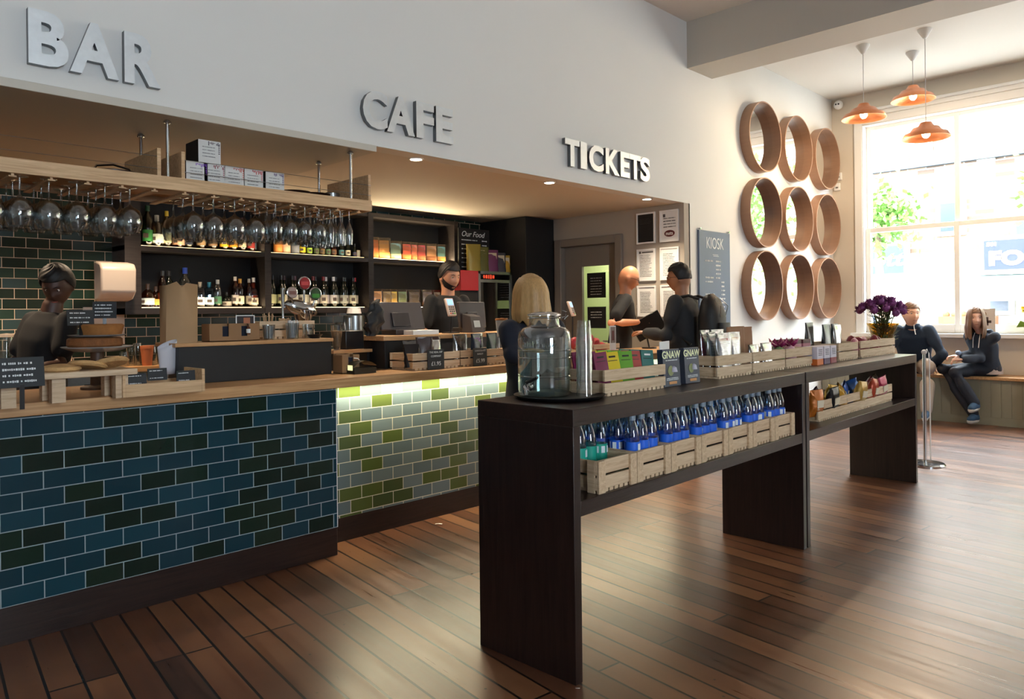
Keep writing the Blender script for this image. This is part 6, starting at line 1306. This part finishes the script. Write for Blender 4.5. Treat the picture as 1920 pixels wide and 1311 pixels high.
# seated man
sk = skinmat('skin pink', '#d8a588'); kh = mat('khaki cotton', '#b5a699', .85); fle = mat('navy fleece', '#1d2c3e', .95, var=.1, vscale=60)
def seated(px, X, zseat, htop, body, sp=.13):
    q = on_x(px, 690, X); f = dirv(body); r = Vector((f.y, -f.x, 0)); c = Vector((q.x, q.y, zseat+.10)); J = {'pelvis': c, 'chest': c+Z*.30, 'neck': c+Z*.48, 'head': c+Z*(.48+.175)}
    for s, g in (('R', 1), ('L', -1)):
        J['kn'+s] = c+f*.42+r*sp*g+Z*.0; J['an'+s] = J['kn'+s]-Z*(zseat+.0)+f*.02; J['elL'] = c; J['wrL'] = c
    return J, f, r, c
J, f, r, c = seated(1716, 9.98, .55, 0, -165, .14)
J['head'] = on_x(1708, 589, 9.55); J['neck'] = J['head']+Vector((.06, .0, -.160)); J['chest'] = J['pelvis'].lerp(J['neck'], .6)
J['elL'] = J['neck']-Z*.32-r*.30+f*.02; J['wrL'] = on_x(1744, 694, 9.88)+Vector((0, 0, .03)); J['hdL'] = J['wrL']+Vector((-.1, -.03, -.03)); J['elR'] = J['neck']-Z*.33+r*.27+f*.03; J['wrR'] = J['elR']+f*.2-Z*.08-r*.05
L_s = J; J['anL'] = on_x(1737, 772, 9.46); J['ftL'] = J['anL']+Vector((-.14, -.02, -.045)); 
person('short-haired person in a navy half-zip fleece sitting on the bench', (c.x, c.y, .552), J, -165, -140, sk, dict(kind='short', m=hgb, off=.014), 'jacket', .02, sleeves='long', topmat=fle, legmat=kh, shoemat=mat('blue trainers', '#3c5a78', .7), hands=(.2, .4), thick=1.12, hs=1.12)
zc = J['neck']-Vector((c.x, c.y, .552)); t = [o for o in COL.objects if o.name.startswith('person')][-1]; fd = dirv(-155); rd = Vector((fd.y, -fd.x, 0))
ring = [zc+fd*.075*math.sin(a)+rd*.080*math.cos(a) for a in [2*PI*k/24 for k in range(24)]]
M = MB(); n = 24; vs = [p+Vector((0, 0, -.02)) for p in ring]+[p*1.0+Vector((0, 0, .045))+(zc-p)*.08 for p in ring]; M.add(vs, [(k, (k+1) % n, n+(k+1) % n, n+k) for k in range(n)], 0, True); M.build('collar', fle, t, solid=.008)
MB().tube([zc+fd*.078+Vector((0, 0, .045)), zc+fd*.092+Vector((0, 0, 0)), zc+fd*.128+rd*-.01+Vector((0, 0, -.08))], .005, 6).tube([p+Vector((0, 0, .046))+(zc-p)*.08 for p in ring], .004, 5, closed=True).build('white_trim', white, t)
M = MB(); marks(M, frame(L_s['chest']-Vector((c.x, c.y, .552))+fd*.155-rd*.02+Vector((0, 0, .07)), -rd, (0, 0, 1)), 0, .07, 0, .012, 0, random.Random(1)); M.build('chest_logo', white, t)
# seated girl
hood = mat('slate hoodie', '#2a3442', .9, var=.1, vscale=50)
J, f, r, c = seated(1850, 10.0, .55, 0, 152, .05)
J['head'] = on_x(1829, 597, 9.75); J['neck'] = J['head']+Vector((.06, -.04, -.165)); J['chest'] = J['pelvis'].lerp(J['neck'], .6)
J['knR'] = on_x(1790, 699, 9.62); J['knL'] = on_x(1768, 692, 9.72); J['anR'] = on_x(1829, 758, 9.62); J['ftR'] = on_x(1833, 738, 9.56)-Vector((0, 0, .06)); J['anL'] = on_x(1828, 780, 9.68); J['ftL'] = on_x(1826, 792, 9.58)
J['ftR'] = J['anR']+Vector((-.10, .02, -.04)); J['ftL'] = J['anL']+Vector((-.12, .02, -.03))
for s in 'LR': J['an'+s].z = max(.10, J['an'+s].z); J['ft'+s].z = max(.055, J['ft'+s].z)
J['wrL'] = on_x(1800, 668, 9.66); J['wrR'] = on_x(1808, 674, 9.62); J['elL'] = on_x(1822, 664, 9.85); J['elR'] = on_x(1838, 672, 9.74)
J['hdL'] = on_x(1785, 668, 9.63); J['hdR'] = on_x(1792, 675, 9.60)
t, HT, L, B = person('long-haired person in a slate hoodie and dark jeans sitting on the bench', (c.x, c.y, .552), J, 152, -160, skinmat('skin pale', '#dcae98'), dict(kind='long', m=hgb, len=.22, off=.012, open=.52), 'hoodie', .006, sleeves='long', topmat=hood, legmat=mat('dark indigo jeans', '#141c2a', .8), shoemat=mat('blue canvas shoe', '#2c4a66', .8), hs=1.06, thick=.86, hands=(.6, .6))
bq = L['neck']; M = MB(); loft(M, [(bq+Vector((.05, -.02, -.10)), .11, .06), (bq+Vector((.06, -.03, -.02)), .12, .06), (bq+Vector((.05, -.02, .03)), .09, .04)], Vector((-.5, -.86, 0))); M.build('hood', hood, t)
fd = dirv(165); rd = Vector((fd.y, -fd.x, 0))
for sx in (-1, 1): MB().tube([bq+fd*.07+rd*.03*sx, bq+fd*.10+rd*.035*sx-Vector((0, 0, .06)), bq+fd*.115+rd*.03*sx-Vector((0, 0, .17))], .0035, 6).build('drawstring', white, t)
pq = L['pelvis']; M = MB(); loft(M, [(pq-Vector((0, 0, .075)), .165, .125), (pq, .160, .118)], rd); M.build('shirt_hem', mat('grey jersey', '#a89c98', .9), t)
bt_ = on_x(1797, 662, 9.60); o = MB().ball((0, 0, 0), (.045, .03, .03)).build('wallet', mat('blue white purse', '#7a8ca8', .5)); o.location = bt_; tag(o, 'small blue and white purse held in the seated girl\'s hands', 'purse')
# black flip screen of the ticket till with a white card edge
q = on_y(1222, 612, 4.02); t = thing('ticket_screen', 'black ticket till screen on a thin arm between the bald person and the customer', 'till', (q.x, 4.05, WT)); zz = q.z-WT
MB().box(-.15, .15, 0, .025, -.09, .10, 0, Matrix.Translation((0, 0, zz)) @ Matrix.Rotation(-.7, 4, 'Z') @ Matrix.Rotation(-.5, 4, 'Y')).build('screen_housing', blk, t, bevel=.005); MB().box(.085, .12, -.03, 0, -.07, .09, 0, Matrix.Translation((0, 0, zz))).build('card_edge', white, t)
MB().tube([(0, .02, zz-.05), (.01, .03, .10), (0, 0, .01)], .008, 8).cyl((0, 0, 0), .07, .012, 20).build('stand', blk, t)
